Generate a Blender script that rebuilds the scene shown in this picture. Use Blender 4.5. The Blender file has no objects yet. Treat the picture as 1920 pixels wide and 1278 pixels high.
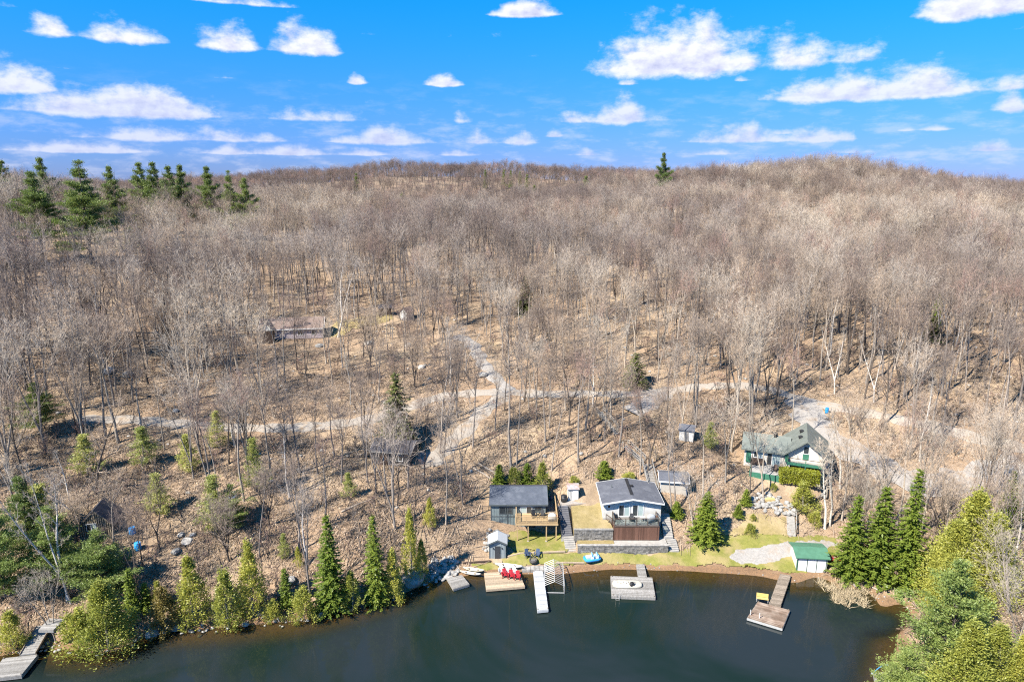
import bpy, math, random
import numpy as np
from mathutils import Vector, Matrix
R = math.radians
rnd = random.Random(7)
S = bpy.context.scene
COL = S.collection

# ------------------------------------------------------------------ camera, sky, sun, exposure
F, PITCH, CAMZ = 1280.0, R(13.4), 52.0          # focal length in photo pixels (24 mm on 36 mm), tilt, height above the lake
cam = bpy.data.objects.new('camera', bpy.data.cameras.new('camera'))
COL.objects.link(cam)
cam.data.lens = 24; cam.data.sensor_width = 36; cam.data.clip_end = 20000; cam.data.clip_start = 0.5
cam.location = (0, 0, CAMZ); cam.rotation_euler = (R(90) - PITCH, 0, 0)
S.camera = cam

SUN_EL, SUN_AZ = R(47), math.atan2(-0.80, -0.60)   # direction towards the sun, azimuth measured from +Y to +X
sun_dir = Vector((math.cos(SUN_EL) * math.sin(SUN_AZ), math.cos(SUN_EL) * math.cos(SUN_AZ), math.sin(SUN_EL)))
sl = bpy.data.lights.new('sun', 'SUN'); sl.energy = 4.8; sl.angle = R(0.53); sl.color = (1.0, 0.93, 0.82)
so = bpy.data.objects.new('sun', sl); COL.objects.link(so)
so.rotation_euler = sun_dir.to_track_quat('Z', 'Y').to_euler(); so.location = (0, 0, 200)
S.view_settings.view_transform = 'Standard'; S.view_settings.look = 'None'
S.view_settings.gamma = 1.0; S.view_settings.use_curve_mapping = False
S.view_settings.exposure = 1.2
S.cycles.use_denoising = False; S.cycles.filter_width = 1.15
S.cycles.max_bounces = 4; S.cycles.diffuse_bounces = 1; S.cycles.glossy_bounces = 2
S.cycles.transparent_max_bounces = 12; S.cycles.transmission_bounces = 3
S.cycles.caustics_reflective = False; S.cycles.caustics_refractive = False

def pixdir(u, v):
    a, b = (u - 960) / F, (v - 639) / F
    return np.array((a, math.cos(PITCH) - b * math.sin(PITCH), -math.sin(PITCH) - b * math.cos(PITCH)))
def to_pix(x, y, z):
    z = z - CAMZ
    fw = y * math.cos(PITCH) - z * math.sin(PITCH); up = y * math.sin(PITCH) + z * math.cos(PITCH)
    return 960 + F * x / fw, 639 - F * up / fw

world = bpy.data.worlds.new('World'); S.world = world; world.use_nodes = True
wt = world.node_tree; wn, wl = wt.nodes, wt.links
for n in list(wn): wn.remove(n)
def WN(t, **k):
    n = wn.new(t)
    for a, b in k.items(): setattr(n, a, b)
    return n
def wmath(op, a, b=None, c=None, clamp=False):
    n = WN('ShaderNodeMath', operation=op, use_clamp=clamp)
    for i, q in enumerate((a, b, c)):
        if q is None: continue
        if hasattr(q, 'is_linked'): wl.new(q, n.inputs[i])
        else: n.inputs[i].default_value = q
    return n.outputs[0]
def wvec(op, a, b=None, c=None):
    n = WN('ShaderNodeVectorMath', operation=op)
    for i, q in enumerate((a, b, c)):
        if q is None: continue
        if hasattr(q, 'is_linked'): wl.new(q, n.inputs[i])
        else: n.inputs[i].default_value = q
    return n.outputs['Value'] if op in ('LENGTH', 'DOT_PRODUCT') else n.outputs['Vector']
tc = WN('ShaderNodeTexCoord'); sx = WN('ShaderNodeSeparateXYZ'); wl.new(tc.outputs['Generated'], sx.inputs[0])
az = wmath('ARCTAN2', sx.outputs[0], sx.outputs[1]); el = wmath('ARCSINE', sx.outputs[2])
cb = WN('ShaderNodeCombineXYZ'); wl.new(wmath('MULTIPLY', az, 57.2958), cb.inputs[0]); wl.new(wmath('MULTIPLY', el, 57.2958), cb.inputs[1])
ang = cb.outputs[0]                                   # (azimuth, elevation) in degrees
# cumulus in bands: each band is one flat cloud base (elevation) with clouds (azimuth, half width, height) along it
BANDS = [(28, 32, [(985, 90, 1), (440, 130, .55)]),
 (106, 62, [(98, 56, .72), (235, 105, .74), (395, 40, .5), (448, 50, .85), (572, 82, .95)]),
 (134, 104, [(1180, 50, .62), (1275, 190, 1.05), (1490, 80, .72), (1615, 80, .42)]),
 (70, 78, [(1745, 50, .6), (1840, 150, 1.05)]),
 (196, 62, [(20, 110, .95), (1480, 76, .55), (1650, 270, .95), (1893, 60, .6)]),
 (228, 58, [(60, 90, .6), (185, 110, 1.0), (300, 110, 1.0), (390, 50, .6), (540, 100, .5), (628, 76, .62), (862, 32, .5), (1072, 40, .6), (1172, 92, .95), (1895, 60, .85)]),
 (268, 46, [(235, 150, .75), (390, 90, .6), (500, 70, .55), (650, 70, .55), (740, 84, 1.0), (895, 60, .7), (985, 44, .85), (1322, 60, .5), (1410, 90, .85), (1535, 64, .8), (1610, 40, .5)]),
 (256, 22, [(1465, 34, .6), (1695, 24, .7), (1755, 44, .75), (1040, 24, .7)]),
 (160, 27, [(670, 24, .85), (832, 48, 1.0), (1180, 24, .5), (1390, 20, .5)]),
 (291, 26, [(60, 110, .85), (210, 130, .9), (420, 80, .8), (560, 100, .85), (700, 70, .75), (860, 80, .7), (1100, 60, .6), (1340, 110, .65), (1600, 60, .5), (1865, 70, .85)])]
field = None
k_ = math.degrees(1 / F)
azf = wmath('FRACT', wmath('MULTIPLY_ADD', az, 57.2958 / 90, .5))
eld = wmath('MULTIPLY', el, 57.2958)
for (vb, h, cl) in BANDS:
    rp = WN('ShaderNodeValToRGB'); rp.color_ramp.interpolation = 'LINEAR'; els = rp.color_ramp.elements
    wl.new(azf, rp.inputs[0]); stops = []
    E0 = math.degrees(PITCH * -1) + math.degrees(math.atan((639 - vb) / F))
    toaz = lambda q: (math.degrees(math.atan2((q - 960) / F, math.cos(PITCH) - (vb - 639) / F * math.sin(PITCH))) + 45) / 90
    prof = lambda q: max(g * float(np.interp(abs(q - u) / a, (0, .3, .6, .85, 1), (1, .95, .72, .35, 0))) for u, a, g in cl)
    marks = (-1, -.78, -.3, .3, .78, 1) if len(cl) < 6 else (-1, -.4, .4, 1) if len(cl) < 8 else (-1, 0, 1)
    stops = [(toaz(u + a * w), prof(u + a * w)) for u, a, g in cl for w in marks]
    stops = sorted(stops)[:32]; els[0].position = stops[0][0]; els[1].position = stops[-1][0]
    els[0].color = els[1].color = (0, 0, 0, 1)
    for p_, g in stops[1:-1]: e = els.new(p_); e.color = (g, g, g, 1)
    t = wmath('MULTIPLY_ADD', eld, 1 / (h * k_), -(E0 / (h * k_)))
    t = wmath('MAXIMUM', t, wmath('MULTIPLY', t, -4.5))
    q = wmath('SUBTRACT', rp.outputs[0], t)
    field = q if field is None else wmath('MAXIMUM', field, q)
def wnoise(vec, scale, detail, rough=0.55):
    n = WN('ShaderNodeTexNoise'); wl.new(vec, n.inputs['Vector'])
    n.inputs['Scale'].default_value = scale; n.inputs['Detail'].default_value = detail; n.inputs['Roughness'].default_value = rough
    return n.outputs['Fac']
st = wvec('MULTIPLY', ang, (0.62, 1.0, 0))
n1 = wnoise(st, 0.62, 6.0, 0.62)
n2 = wnoise(wvec('ADD', st, (-0.28, 0.34, 0)), 0.62, 4.0, 0.6)
# wide thin bank of far cloud low over the hills, as a plane layer seen at a grazing angle
low = wnoise(wvec('MULTIPLY', ang, (0.30, 0.95, 0)), 1.0, 5.0, 0.62)
lowband = WN('ShaderNodeMapRange'); lowband.interpolation_type = 'SMOOTHSTEP'
for i, x in zip((1, 2, 3, 4), (8.5, 1.0, 0.0, 1.0)): lowband.inputs[i].default_value = x
wl.new(eld, lowband.inputs[0])
dens = wmath('ADD', wmath('SUBTRACT', field, .14), wmath('MULTIPLY', wmath('SUBTRACT', n1, 0.5), 1.55))
mr = WN('ShaderNodeMapRange'); mr.interpolation_type = 'SMOOTHSTEP'
for i, x in zip((1, 2, 3, 4), (-0.02, 0.58, 0.0, 0.97)): mr.inputs[i].default_value = x
wl.new(dens, mr.inputs[0])
lr = WN('ShaderNodeMapRange'); lr.interpolation_type = 'SMOOTHSTEP'
for i, x in zip((1, 2, 3, 4), (0.46, 0.72, 0.0, 0.42)): lr.inputs[i].default_value = x
wl.new(low, lr.inputs[0])
lowc = WN('ShaderNodeMapRange', interpolation_type='SMOOTHSTEP')
for i, x in zip((1, 2, 3, 4), (1.0, 9.5, 0.68, 1.0)): lowc.inputs[i].default_value = x
wl.new(eld, lowc.inputs[0])
mask = wmath('MAXIMUM', wmath('MULTIPLY', mr.outputs[0], wmath('ADD', wmath('MULTIPLY', lowc.outputs[0], .7), .3)), wmath('MULTIPLY', lr.outputs[0], lowband.outputs[0]))
light = wmath('ADD', wmath('MULTIPLY', wmath('SUBTRACT', n1, n2), 3.0), wmath('SUBTRACT', 1.08, wmath('MULTIPLY', dens, 0.5)), clamp=True)
cr = WN('ShaderNodeMix', data_type='RGBA'); wl.new(wmath('MULTIPLY', light, lowc.outputs[0]), cr.inputs[0])      # far clouds lie deeper in the air
cr.inputs[6].default_value = (3.4, 3.6, 5.3, 1); cr.inputs[7].default_value = (6.2, 6.3, 6.9, 1)
sky = WN('ShaderNodeTexSky', sky_type='NISHITA'); sky.sun_disc = False
sky.sun_elevation = SUN_EL; sky.sun_rotation = SUN_AZ; sky.altitude = 300; sky.air_density = 1.0; sky.dust_density = 0.1; sky.ozone_density = 1.5
tint = WN('ShaderNodeMix', data_type='RGBA'); tint.inputs[6].default_value = (.22, .33, .92, 1); tint.inputs[7].default_value = (.02, .71, 1.2, 1)
tr_ = WN('ShaderNodeMapRange', interpolation_type='SMOOTHSTEP')
for i, x in zip((1, 2, 3, 4), (-2, 17, 0.0, 1.0)): tr_.inputs[i].default_value = x
wl.new(eld, tr_.inputs[0]); wl.new(tr_.outputs[0], tint.inputs[0])
hs = WN('ShaderNodeMix', data_type='RGBA', blend_type='MULTIPLY'); hs.inputs[0].default_value = 1.0; wl.new(tint.outputs[2], hs.inputs[7])   # cool white balance of the photograph
wl.new(sky.outputs[0], hs.inputs[6])
mx = WN('ShaderNodeMix', data_type='RGBA'); wl.new(mask, mx.inputs[0]); wl.new(hs.outputs[2], mx.inputs[6]); wl.new(cr.outputs[2], mx.inputs[7])
bg = WN('ShaderNodeBackground'); bg.inputs["Strength"].default_value = 0.072; wl.new(mx.outputs[2], bg.inputs['Color'])
wo = WN('ShaderNodeOutputWorld'); wl.new(bg.outputs[0], wo.inputs['Surface'])
world.cycles.sampling_method = 'NONE'

# ------------------------------------------------------------------ terrain
def wpt(u, v, z):
    d = pixdir(u, v); t = (z - CAMZ) / d[2]
    return (d[0] * t, d[1] * t, z)
SHORE = [(-200, 1262), (-60, 1240), (75, 1215), (200, 1222), (300, 1185), (420, 1175), (560, 1163), (640, 1145), (700, 1128), (760, 1110), (810, 1090), (850, 1082), (905, 1074), (985, 1075),
         (1060, 1074), (1150, 1066), (1250, 1068), (1350, 1073), (1420, 1079), (1480, 1091), (1540, 1083), (1600, 1102), (1640, 1122), (1696, 1134), (1706, 1150), (1690, 1180), (1676, 1230), (1666, 1278), (1655, 1400), (1640, 1600)]
shore_pts = []
for a, b in zip(SHORE[:-1], SHORE[1:]):
    pa, pb = np.array(wpt(*a, 0)), np.array(wpt(*b, 0))
    n = max(1, int(np.linalg.norm(pb - pa) / 2.2))
    for i in range(n): shore_pts.append(pa + (pb - pa) * i / n)
shore_pts = np.array(shore_pts)
C = [tuple(p) for p in shore_pts]
# bank just inside, lake bed just outside (normal of the shoreline)
for i in range(1, len(shore_pts) - 1, 1):
    t = shore_pts[i + 1] - shore_pts[i - 1]; nrm = np.array((-t[1], t[0], 0)); nrm /= np.linalg.norm(nrm) + 1e-9
    q = shore_pts[i]
    C.append(tuple(q + nrm * -1.6 + np.array((0, 0, -0.38))))
    C.append(tuple(q + nrm * -5 + np.array((0, 0, -1.6))))
    if i % 3 == 0 and not (0 < q[0] < 46 and q[1] > 76): C.append(tuple(q + nrm * 2.2 + np.array((0, 0, 0.9))))
for x in range(-60, 40, 14):
    for y in (20, 40, 58): C.append((x, y, -4.0))
for x in (8, 20, 30): C.append((x, 70, -4.0))
C += [(-4, 83.6, .55), (2, 84, .8), (7, 83.9, .75), (14, 84.6, .8), (21, 84.7, .85), (28, 84.4, .8), (9, 85.9, 1.3), (15, 85.9, 1.3), (22, 86, 1.35), (26, 86.8, 1.5), (30, 88, 1.8),
      (36, 86.5, 1.4), (40, 85, 1.1), (42.5, 84, .9), (0, 87.5, 1.5), (6, 87.5, 1.5), (2, 90.5, 1.7), (6.5, 90, 1.8), (-3.8, 89, 2.0), (-3.8, 92, 3.6), (-3.5, 96, 5.6), (1, 98.5, 6.6), (6, 98, 5.6),
      (9, 93.5, 5.0), (9, 98, 6.6), (11, 87.2, 2.2), (11, 91, 4.1), (17, 88, 2.2), (17, 96.8, 6.2), (23.2, 89.5, 3.0), (23.5, 94.2, 5.7), (25, 98, 7.3), (14, 97.5, 6.3), (-6, 86, 1.6), (-9, 88, 3.4)]
for (u, v, z) in [(0, 1150, 2.5), (100, 1080, 4), (300, 1000, 6), (100, 950, 8.5), (500, 1050, 3.6), (500, 950, 7), (700, 1000, 4.6), (700, 900, 8.2), (800, 1000, 3.6), (850, 950, 5), (850, 850, 9), (0, 850, 12),
                  (200, 790, 13), (420, 800, 12.2), (650, 790, 12), (850, 740, 13.4), (960, 735, 13.4), (1240, 735, 12.6), (1480, 735, 12.4), (1530, 790, 10.2), (1620, 762, 11.6), (1740, 800, 10.6), (1900, 830, 9.5),
                  (1100, 880, 7.6), (1200, 850, 9.2), (1270, 822, 10.2), (1100, 800, 11), (960, 830, 9.6), (1350, 1010, 2.0), (1440, 960, 4), (1500, 930, 5.2), (1350, 920, 6), (1300, 960, 4.2), (1560, 1010, 1.6), (1450, 890, 6.6),
                  (1560, 880, 6.6), (1480, 840, 8.2), (1700, 890, 5.8), (1850, 900, 5.6), (1650, 1000, 2.4), (1800, 1000, 3.2), (1900, 1150, 3.2), (1800, 1200, 2), (1400, 850, 8.6), (690, 850, 9.6), (790, 860, 9.2), (170, 1000, 7),
                  (540, 637, 17), (650, 622, 17.6), (900, 640, 17.4), (200, 640, 19.5), (0, 640, 22), (1200, 640, 17.2), (1500, 640, 17.5), (1800, 640, 18), (175, 490, 28.5), (0, 480, 30), (500, 500, 25), (900, 500, 24.5), (1300, 490, 25), (1700, 490, 25)]:
    C.append(wpt(u, v, z))
C += [(-190, 262, 34), (-260, 262, 35), (-110, 290, 30), (0, 330, 25), (-60, 330, 26), (-60, 430, 16), (20, 480, 20), (-120, 400, 22), (70, 420, 37), (-160, 600, 16), (0, 640, 18), (-300, 620, 22), (-60, 720, 34), (-200, 740, 38), (120, 330, 33), (125, 430, 42), (200, 430, 46.5), (255, 425, 39), (300, 440, 27), (295, 390, 25), (240, 330, 28), (380, 460, 24), (500, 480, 22),
      (200, 580, 34), (320, 580, 32), (-200, 480, 24), (-400, 480, 30), (450, 560, 28), (120, 600, 28), (-330, 850, 40), (-160, 850, 53.5), (-90, 860, 54), (0, 850, 53), (60, 860, 50), (-470, 900, 30), (-700, 900, 24), (140, 900, 44), (404, 700, 41), (300, 700, 44), (520, 720, 26),
      (700, 800, 22), (0, 1100, 26), (-400, 1150, 18), (400, 1150, 22), (900, 1150, 18), (-900, 1150, 18), (0, 1500, 8), (900, 1500, 8), (-900, 1500, 8), (-150, 80, 8), (-150, 120, 16), (-180, 180, 27), (120, 70, 5), (120, 110, 9), (180, 180, 18), (90, 40, 3), (75, 55, 3.5), (-110, 60, 1)]
C = np.array(C); CXY, CZ = C[:, :2], C[:, 2]
# drop near-duplicates so that the system stays well conditioned
keep = []
for i in range(len(C)):
    if all((CXY[i] - CXY[j]) @ (CXY[i] - CXY[j]) > 1.0 for j in keep): keep.append(i)
CXY, CZ = CXY[keep], CZ[keep]
def phi(d2): return np.sqrt(d2 + 6.0)
_d2 = ((CXY[:, None, :] - CXY[None, :, :]) ** 2).sum(-1)
_A = np.zeros((len(CXY) + 3,) * 2); n_ = len(CXY)
_A[:n_, :n_] = phi(_d2) + np.eye(n_) * -0.02; _A[:n_, n_] = 1; _A[:n_, n_ + 1:] = CXY; _A[n_, :n_] = 1; _A[n_ + 1:, :n_] = CXY.T
_w = np.linalg.solve(_A, np.concatenate((CZ, np.zeros(3))))
def base_height(x, y):
    x, y = np.atleast_1d(np.asarray(x, float)), np.atleast_1d(np.asarray(y, float)); out = np.empty(len(x))
    for s in range(0, len(x), 20000):
        P_ = np.stack((x[s:s + 20000], y[s:s + 20000]), 1)
        out[s:s + 20000] = phi(((P_[:, None, :] - CXY[None]) ** 2).sum(-1)) @ _w[:n_] + _w[n_] + P_ @ _w[n_ + 1:]
    return out
_wav = [(rnd.uniform(0, 6.28), w, rnd.uniform(0, 6.28), a) for w, a in ((3.1, .03), (4.3, .04), (5.7, .05), (7.9, .06), (11, .08), (15, .1), (23, .14), (37, .2), (6.6, .05), (9.3, .07), (19, .12))]
def bumps(x, y):
    o = np.zeros(len(x))
    for th, w, ph, a in _wav: o += a * np.sin((x * math.cos(th) + y * math.sin(th)) * 6.283 / w + ph)
    return o
# trodden ground: no bumps within the yards and along the roads (circles x, y, radius)
FLAT = [(2, 88, 10), (14, 90, 12), (22, 90, 9), (32, 87, 12), (41, 88, 9)]
ROADS = {  # pixel centre lines and half widths in metres
    'gravel_road': ([(150, 786), (230, 786), (330, 794), (430, 801), (520, 802), (620, 796), (690, 786), (760, 766), (810, 748), (870, 738), (940, 735), (1020, 738), (1110, 738), (1180, 738), (1250, 733), (1330, 724), (1400, 724), (1450, 732), (1500, 748), (1560, 762), (1640, 776), (1720, 794), (1800, 812), (1870, 830), (1960, 850)], 1.3),
    'driveway_to_garage': ([(945, 742), (925, 756), (900, 776), (880, 798), (850, 825), (825, 850), (795, 866)], 1.35),
    'hillside_drive': ([(955, 735), (935, 716), (918, 696), (905, 680), (895, 660), (880, 640), (850, 628)], 1.4),
    'driveway_to_green_house': ([(1500, 748), (1516, 770), (1524, 795), (1540, 815), (1575, 835), (1620, 858), (1670, 885), (1720, 905), (1780, 910), (1850, 895), (1930, 870)], 2.9),
    'parking_pull_in': ([(1240, 735), (1225, 748), (1200, 764), (1175, 775)], 2.2)}
def ground0(x, y): return base_height(x, y)
def hit(u, v, fn):
    d = pixdir(u, v); Y = np.concatenate((np.arange(50, 260, 0.4), np.arange(260, 1200, 3.0)))
    t = Y / d[1]; g = fn(d[0] * t, Y); z = CAMZ + d[2] * t
    k = np.nonzero(z < g)[0]
    k = k[0] if len(k) else len(Y) - 1
    a, b = t[max(k - 1, 0)], t[k]
    for _ in range(14):
        m = (a + b) / 2
        if CAMZ + d[2] * m < fn(d[0] * m, d[1] * m)[0]: b = m
        else: a = m
    return np.array((d[0] * b, d[1] * b, CAMZ + d[2] * b))
ROADLINES = {}
for nm, (px, hw) in ROADS.items():
    pts = np.array([hit(u, v, ground0) for u, v in px]); fine = []
    for i in range(len(pts) - 1):                        # Catmull-Rom
        p0, p1, p2, p3 = pts[max(i - 1, 0)], pts[i], pts[i + 1], pts[min(i + 2, len(pts) - 1)]
        for s in np.linspace(0, 1, max(2, int(np.linalg.norm(p2 - p1) / 1.0)), endpoint=False):
            fine.append(.5 * ((2 * p1) + (-p0 + p2) * s + (2 * p0 - 5 * p1 + 4 * p2 - p3) * s * s + (-p0 + 3 * p1 - 3 * p2 + p3) * s ** 3))
    ROADLINES[nm] = (np.array(fine), hw)
ROADXY = np.concatenate([p[:, :2] for p, _ in ROADLINES.values()]); ROADHW = np.concatenate([np.full(len(p), h) for p, h in ROADLINES.values()])
def road_gap(x, y):
    o = np.empty(len(x))
    for s in range(0, len(x), 20000):
        d = np.sqrt((x[s:s + 20000, None] - ROADXY[None, :, 0]) ** 2 + (y[s:s + 20000, None] - ROADXY[None, :, 1]) ** 2) - ROADHW[None]
        o[s:s + 20000] = d.min(1)
    return o
PADS = [(42.2, 102.3, R(-22), 6.6, 4.6, 6.93)]       # levelled ground under the house with green roofs
def sstep(a, b, x): t = np.clip((x - a) / (b - a), 0, 1); return t * t * (3 - 2 * t)
def ground(x, y):
    x, y = np.atleast_1d(np.asarray(x, float)), np.atleast_1d(np.asarray(y, float))
    b = base_height(x, y)
    m = sstep(0.2, 3.0, b)
    for cx, cy, r in FLAT: m *= sstep(r * 0.8, r * 1.5, np.hypot(x - cx, y - cy))
    near = y < 200
    if near.any(): m[near] *= 0.08 + 0.92 * sstep(0.5, 5, road_gap(x[near], y[near]))
    z = b + m * bumps(x, y)
    for cx, cy, th, rx, ry, pz in PADS:
        lx, ly = (x - cx) * math.cos(th) + (y - cy) * math.sin(th), -(x - cx) * math.sin(th) + (y - cy) * math.cos(th)
        w = sstep(1.55, 1.0, np.hypot(lx / rx, ly / ry)); z = z * (1 - w) + pz * w
    return z
def gz(x, y): return float(ground(x, y)[0])
def P(u, v): return hit(u, v, ground)
def lift(u, v, y):           # height of pixel (u, v) on the vertical plane at distance y
    d = pixdir(u, v); return CAMZ + d[2] * y / d[1]

# ------------------------------------------------------------------ materials
def newmat(name):
    m = bpy.data.materials.new(name); m.use_nodes = True
    nt = m.node_tree
    for n in list(nt.nodes): nt.nodes.remove(n)
    out = nt.nodes.new('ShaderNodeOutputMaterial')
    return m, nt, out
class NT:
    def __init__(s, nt): s.nt = nt
    def n(s, t, ins=None, **k):
        n = s.nt.nodes.new(t)
        for a, b in k.items(): setattr(n, a, b)
        for a, b in (ins or {}).items():
            if hasattr(b, 'is_linked'): s.nt.links.new(b, n.inputs[a])
            else: n.inputs[a].default_value = b
        return n
    def noise(s, vec, scale, detail=4, rough=.55, dist=0):
        return s.n('ShaderNodeTexNoise', {'Vector': vec, 'Scale': scale, 'Detail': detail, 'Roughness': rough, 'Distortion': dist}).outputs['Fac']
    def ramp(s, fac, a, b, lo=0., hi=1.):
        return s.n('ShaderNodeMapRange', {0: fac, 1: a, 2: b, 3: lo, 4: hi}, interpolation_type='SMOOTHSTEP').outputs[0]
    def mix(s, f, a, b, blend='MIX'):
        c = lambda q: q if hasattr(q, 'is_linked') else (*q, 1)
        return s.n('ShaderNodeMix', {0: f, 6: c(a), 7: c(b)}, data_type='RGBA', blend_type=blend).outputs[2]
    def m(s, op, a, b=0.0): return s.n('ShaderNodeMath', {0: a, 1: b}, operation=op).outputs[0]
    def link(s, a, b): s.nt.links.new(a, b)
MATS = {}
def mat(name, c1, c2=None, scale=3., rough=.8, bump=0., bscale=30., spec=.3, metal=0., rand=0., detail=5, stretch=(1, 1, 1), coord='Object', dirt=0.):
    """Principled surface: colour varies between c1 and c2 with grain, plus fine relief."""
    if name in MATS: return MATS[name]
    m, nt, out = newmat(name); T = NT(nt)
    tc = T.n('ShaderNodeTexCoord'); vec = T.n('ShaderNodeVectorMath', {0: tc.outputs[coord], 1: stretch}, operation='MULTIPLY').outputs[0]
    col = c1
    if c2: col = T.mix(T.ramp(T.noise(vec, scale, detail), .3, .7), c1, c2)
    if dirt: col = T.mix(T.ramp(T.noise(tc.outputs[coord], .9, 6, .7), .5, .75, 0, dirt), col, (.10, .085, .065))
    if 'wood' in name or 'plank' in name or 'deck' in name or name in ('new_pine', 'stained_brown', 'grey_stone'):      # every board and block weathers a little differently
        col = T.mix(1.0, col, T.mix(T.n('ShaderNodeNewGeometry').outputs['Random Per Island'], (.70, .69, .67), (1.22, 1.21, 1.2)), 'MULTIPLY')
    if rand:
        r = T.n('ShaderNodeObjectInfo').outputs['Random']
        col = T.mix(1.0, col, T.mix(r, (1 - rand,) * 3, (1 + rand,) * 3), 'MULTIPLY')
    b = T.n('ShaderNodeBsdfPrincipled', {'Roughness': rough, 'Specular IOR Level': spec, 'Metallic': metal})
    if hasattr(col, 'is_linked'): T.link(col, b.inputs['Base Color'])
    else: b.inputs['Base Color'].default_value = (*col, 1)
    if bump:
        bp = T.n('ShaderNodeBump', {'Strength': bump, 'Distance': .03, 'Height': T.noise(vec, bscale, 4)}); T.link(bp.outputs[0], b.inputs['Normal'])
    T.link(b.outputs[0], out.inputs[0]); MATS[name] = m
    return m
def leafmat(name, c1, c2, trans=.3, c3=None):
    """Foliage: each spray its own tint, some light through it."""
    m, nt, out = newmat(name); T = NT(nt)
    tc = T.n('ShaderNodeTexCoord'); oi = T.n('ShaderNodeObjectInfo')
    gn = T.n('ShaderNodeNewGeometry')
    f = T.ramp(T.noise(tc.outputs['Object'], .9, 1), .3, .7)
    col = T.mix(f, c1, c2)
    col = T.mix(T.m('MULTIPLY', gn.outputs['Random Per Island'], .55), col, c3 or c2)
    col = T.mix(1.0, col, T.mix(oi.outputs['Random'], (.8, .84, .8), (1.2, 1.14, 1.1)), 'MULTIPLY')
    d = T.n('ShaderNodeBsdfDiffuse', {'Color': col}); t = T.n('ShaderNodeBsdfTranslucent', {'Color': col})
    g = T.n('ShaderNodeBsdfGlossy', {'Roughness': .5, 'Color': (1, 1, 1, 1)})
    s = T.n('ShaderNodeMixShader', {0: trans, 1: d.outputs[0], 2: t.outputs[0]})
    s2 = T.n('ShaderNodeMixShader', {0: .03, 1: s.outputs[0], 2: g.outputs[0]})
    T.link(s2.outputs[0], out.inputs[0]); MATS[name] = m
    return m
def barkmat(name, c1, c2, marks=None, tints=((.8, .8, .8), (1.2, 1.15, 1.1))):
    m, nt, out = newmat(name); T = NT(nt)
    tc = T.n('ShaderNodeTexCoord'); oi = T.n('ShaderNodeObjectInfo')
    v = T.n('ShaderNodeVectorMath', {0: tc.outputs['Object'], 1: (1, 1, .25)}, operation='MULTIPLY').outputs[0]
    if name.startswith('twig'): col = T.mix(T.n('ShaderNodeNewGeometry').outputs['Random Per Island'], c1, c2)
    else: col = T.mix(T.ramp(T.noise(v, 5, 3), .3, .7), c1, c2)
    if marks:
        v2 = T.n('ShaderNodeVectorMath', {0: tc.outputs['Object'], 1: (.6, .6, 3.2)}, operation='MULTIPLY').outputs[0]
        col = T.mix(T.ramp(T.noise(v2, 2.2, 4), .58, .66), col, marks)
    col = T.mix(1.0, col, T.mix(oi.outputs['Random'], *tints), 'MULTIPLY')
    stand = T.ramp(T.noise(oi.outputs['Location'], .011, 1, .6), .36, .64)          # stands of one species
    col = T.mix(1.0, col, T.mix(stand, (.80, .79, .82), (1.16, 1.14, 1.08)), 'MULTIPLY')
    b = T.n('ShaderNodeBsdfPrincipled', {'Base Color': col, 'Roughness': .85, 'Specular IOR Level': .2})
    T.link(b.outputs[0], out.inputs[0]); MATS[name] = m
    return m

# leaf litter, moss, stone and wet bank on the hill
def ground_material():
    m, nt, out = newmat('forest_floor'); T = NT(nt)
    pos = T.n('ShaderNodeNewGeometry').outputs['Position']
    z = T.n('ShaderNodeSeparateXYZ', {0: pos}).outputs[2]
    big = T.noise(pos, .06, 4); mid = T.noise(pos, .42, 5, .62); fine = T.noise(pos, 2.2, 5, .7, 1.6); tiny = T.noise(pos, 13, 3, .7)
    col = T.mix(T.ramp(mid, .3, .7), (.365, .25, .158), (.27, .185, .122))
    col = T.mix(T.ramp(big, .38, .66, 0, .8), col, (.42, .325, .215))
    col = T.mix(T.ramp(fine, .50, .70, 0, .66), col, (.21, .145, .10))
    col = T.mix(T.ramp(fine, .22, .42, .6, 0), col, (.52, .40, .27))
    col = T.mix(T.ramp(tiny, .53, .68, 0, .6), col, (.18, .12, .085))
    col = T.mix(T.ramp(tiny, .34, .46, .7, 0), col, (.60, .47, .34))
    moss = T.noise(pos, .17, 6, .7)
    col = T.mix(T.ramp(moss, .58, .72, 0, .5), col, (.21, .185, .085))
    damp = T.noise(pos, .11, 5, .65, .6)
    col = T.mix(T.ramp(damp, .52, .68, 0, .55), col, (.19, .14, .10))
    wet = T.ramp(T.m('ADD', z, T.m('MULTIPLY', mid, .5)), .45, .95, 1, 0)
    col = T.mix(T.m('MULTIPLY', wet, .85), col, T.mix(T.ramp(fine, .35, .65), (.27, .155, .08), (.16, .10, .06)))
    bed = T.ramp(z, -1.0, -.15, 1, 0)
    col = T.mix(T.m('MULTIPLY', bed, .8), col, (.17, .145, .06))
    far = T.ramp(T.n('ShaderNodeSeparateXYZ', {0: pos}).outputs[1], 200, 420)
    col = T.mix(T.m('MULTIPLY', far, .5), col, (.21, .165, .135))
    b = T.n('ShaderNodeBsdfPrincipled', {'Base Color': col, 'Roughness': .92, 'Specular IOR Level': .15})
    h = T.m('ADD', T.m('MULTIPLY', fine, .6), T.m('MULTIPLY', tiny, .35))
    bp = T.n('ShaderNodeBump', {'Strength': .7, 'Distance': .25, 'Height': h}); T.link(bp.outputs[0], b.inputs['Normal'])
    T.link(b.outputs[0], out.inputs[0]); return m
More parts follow.
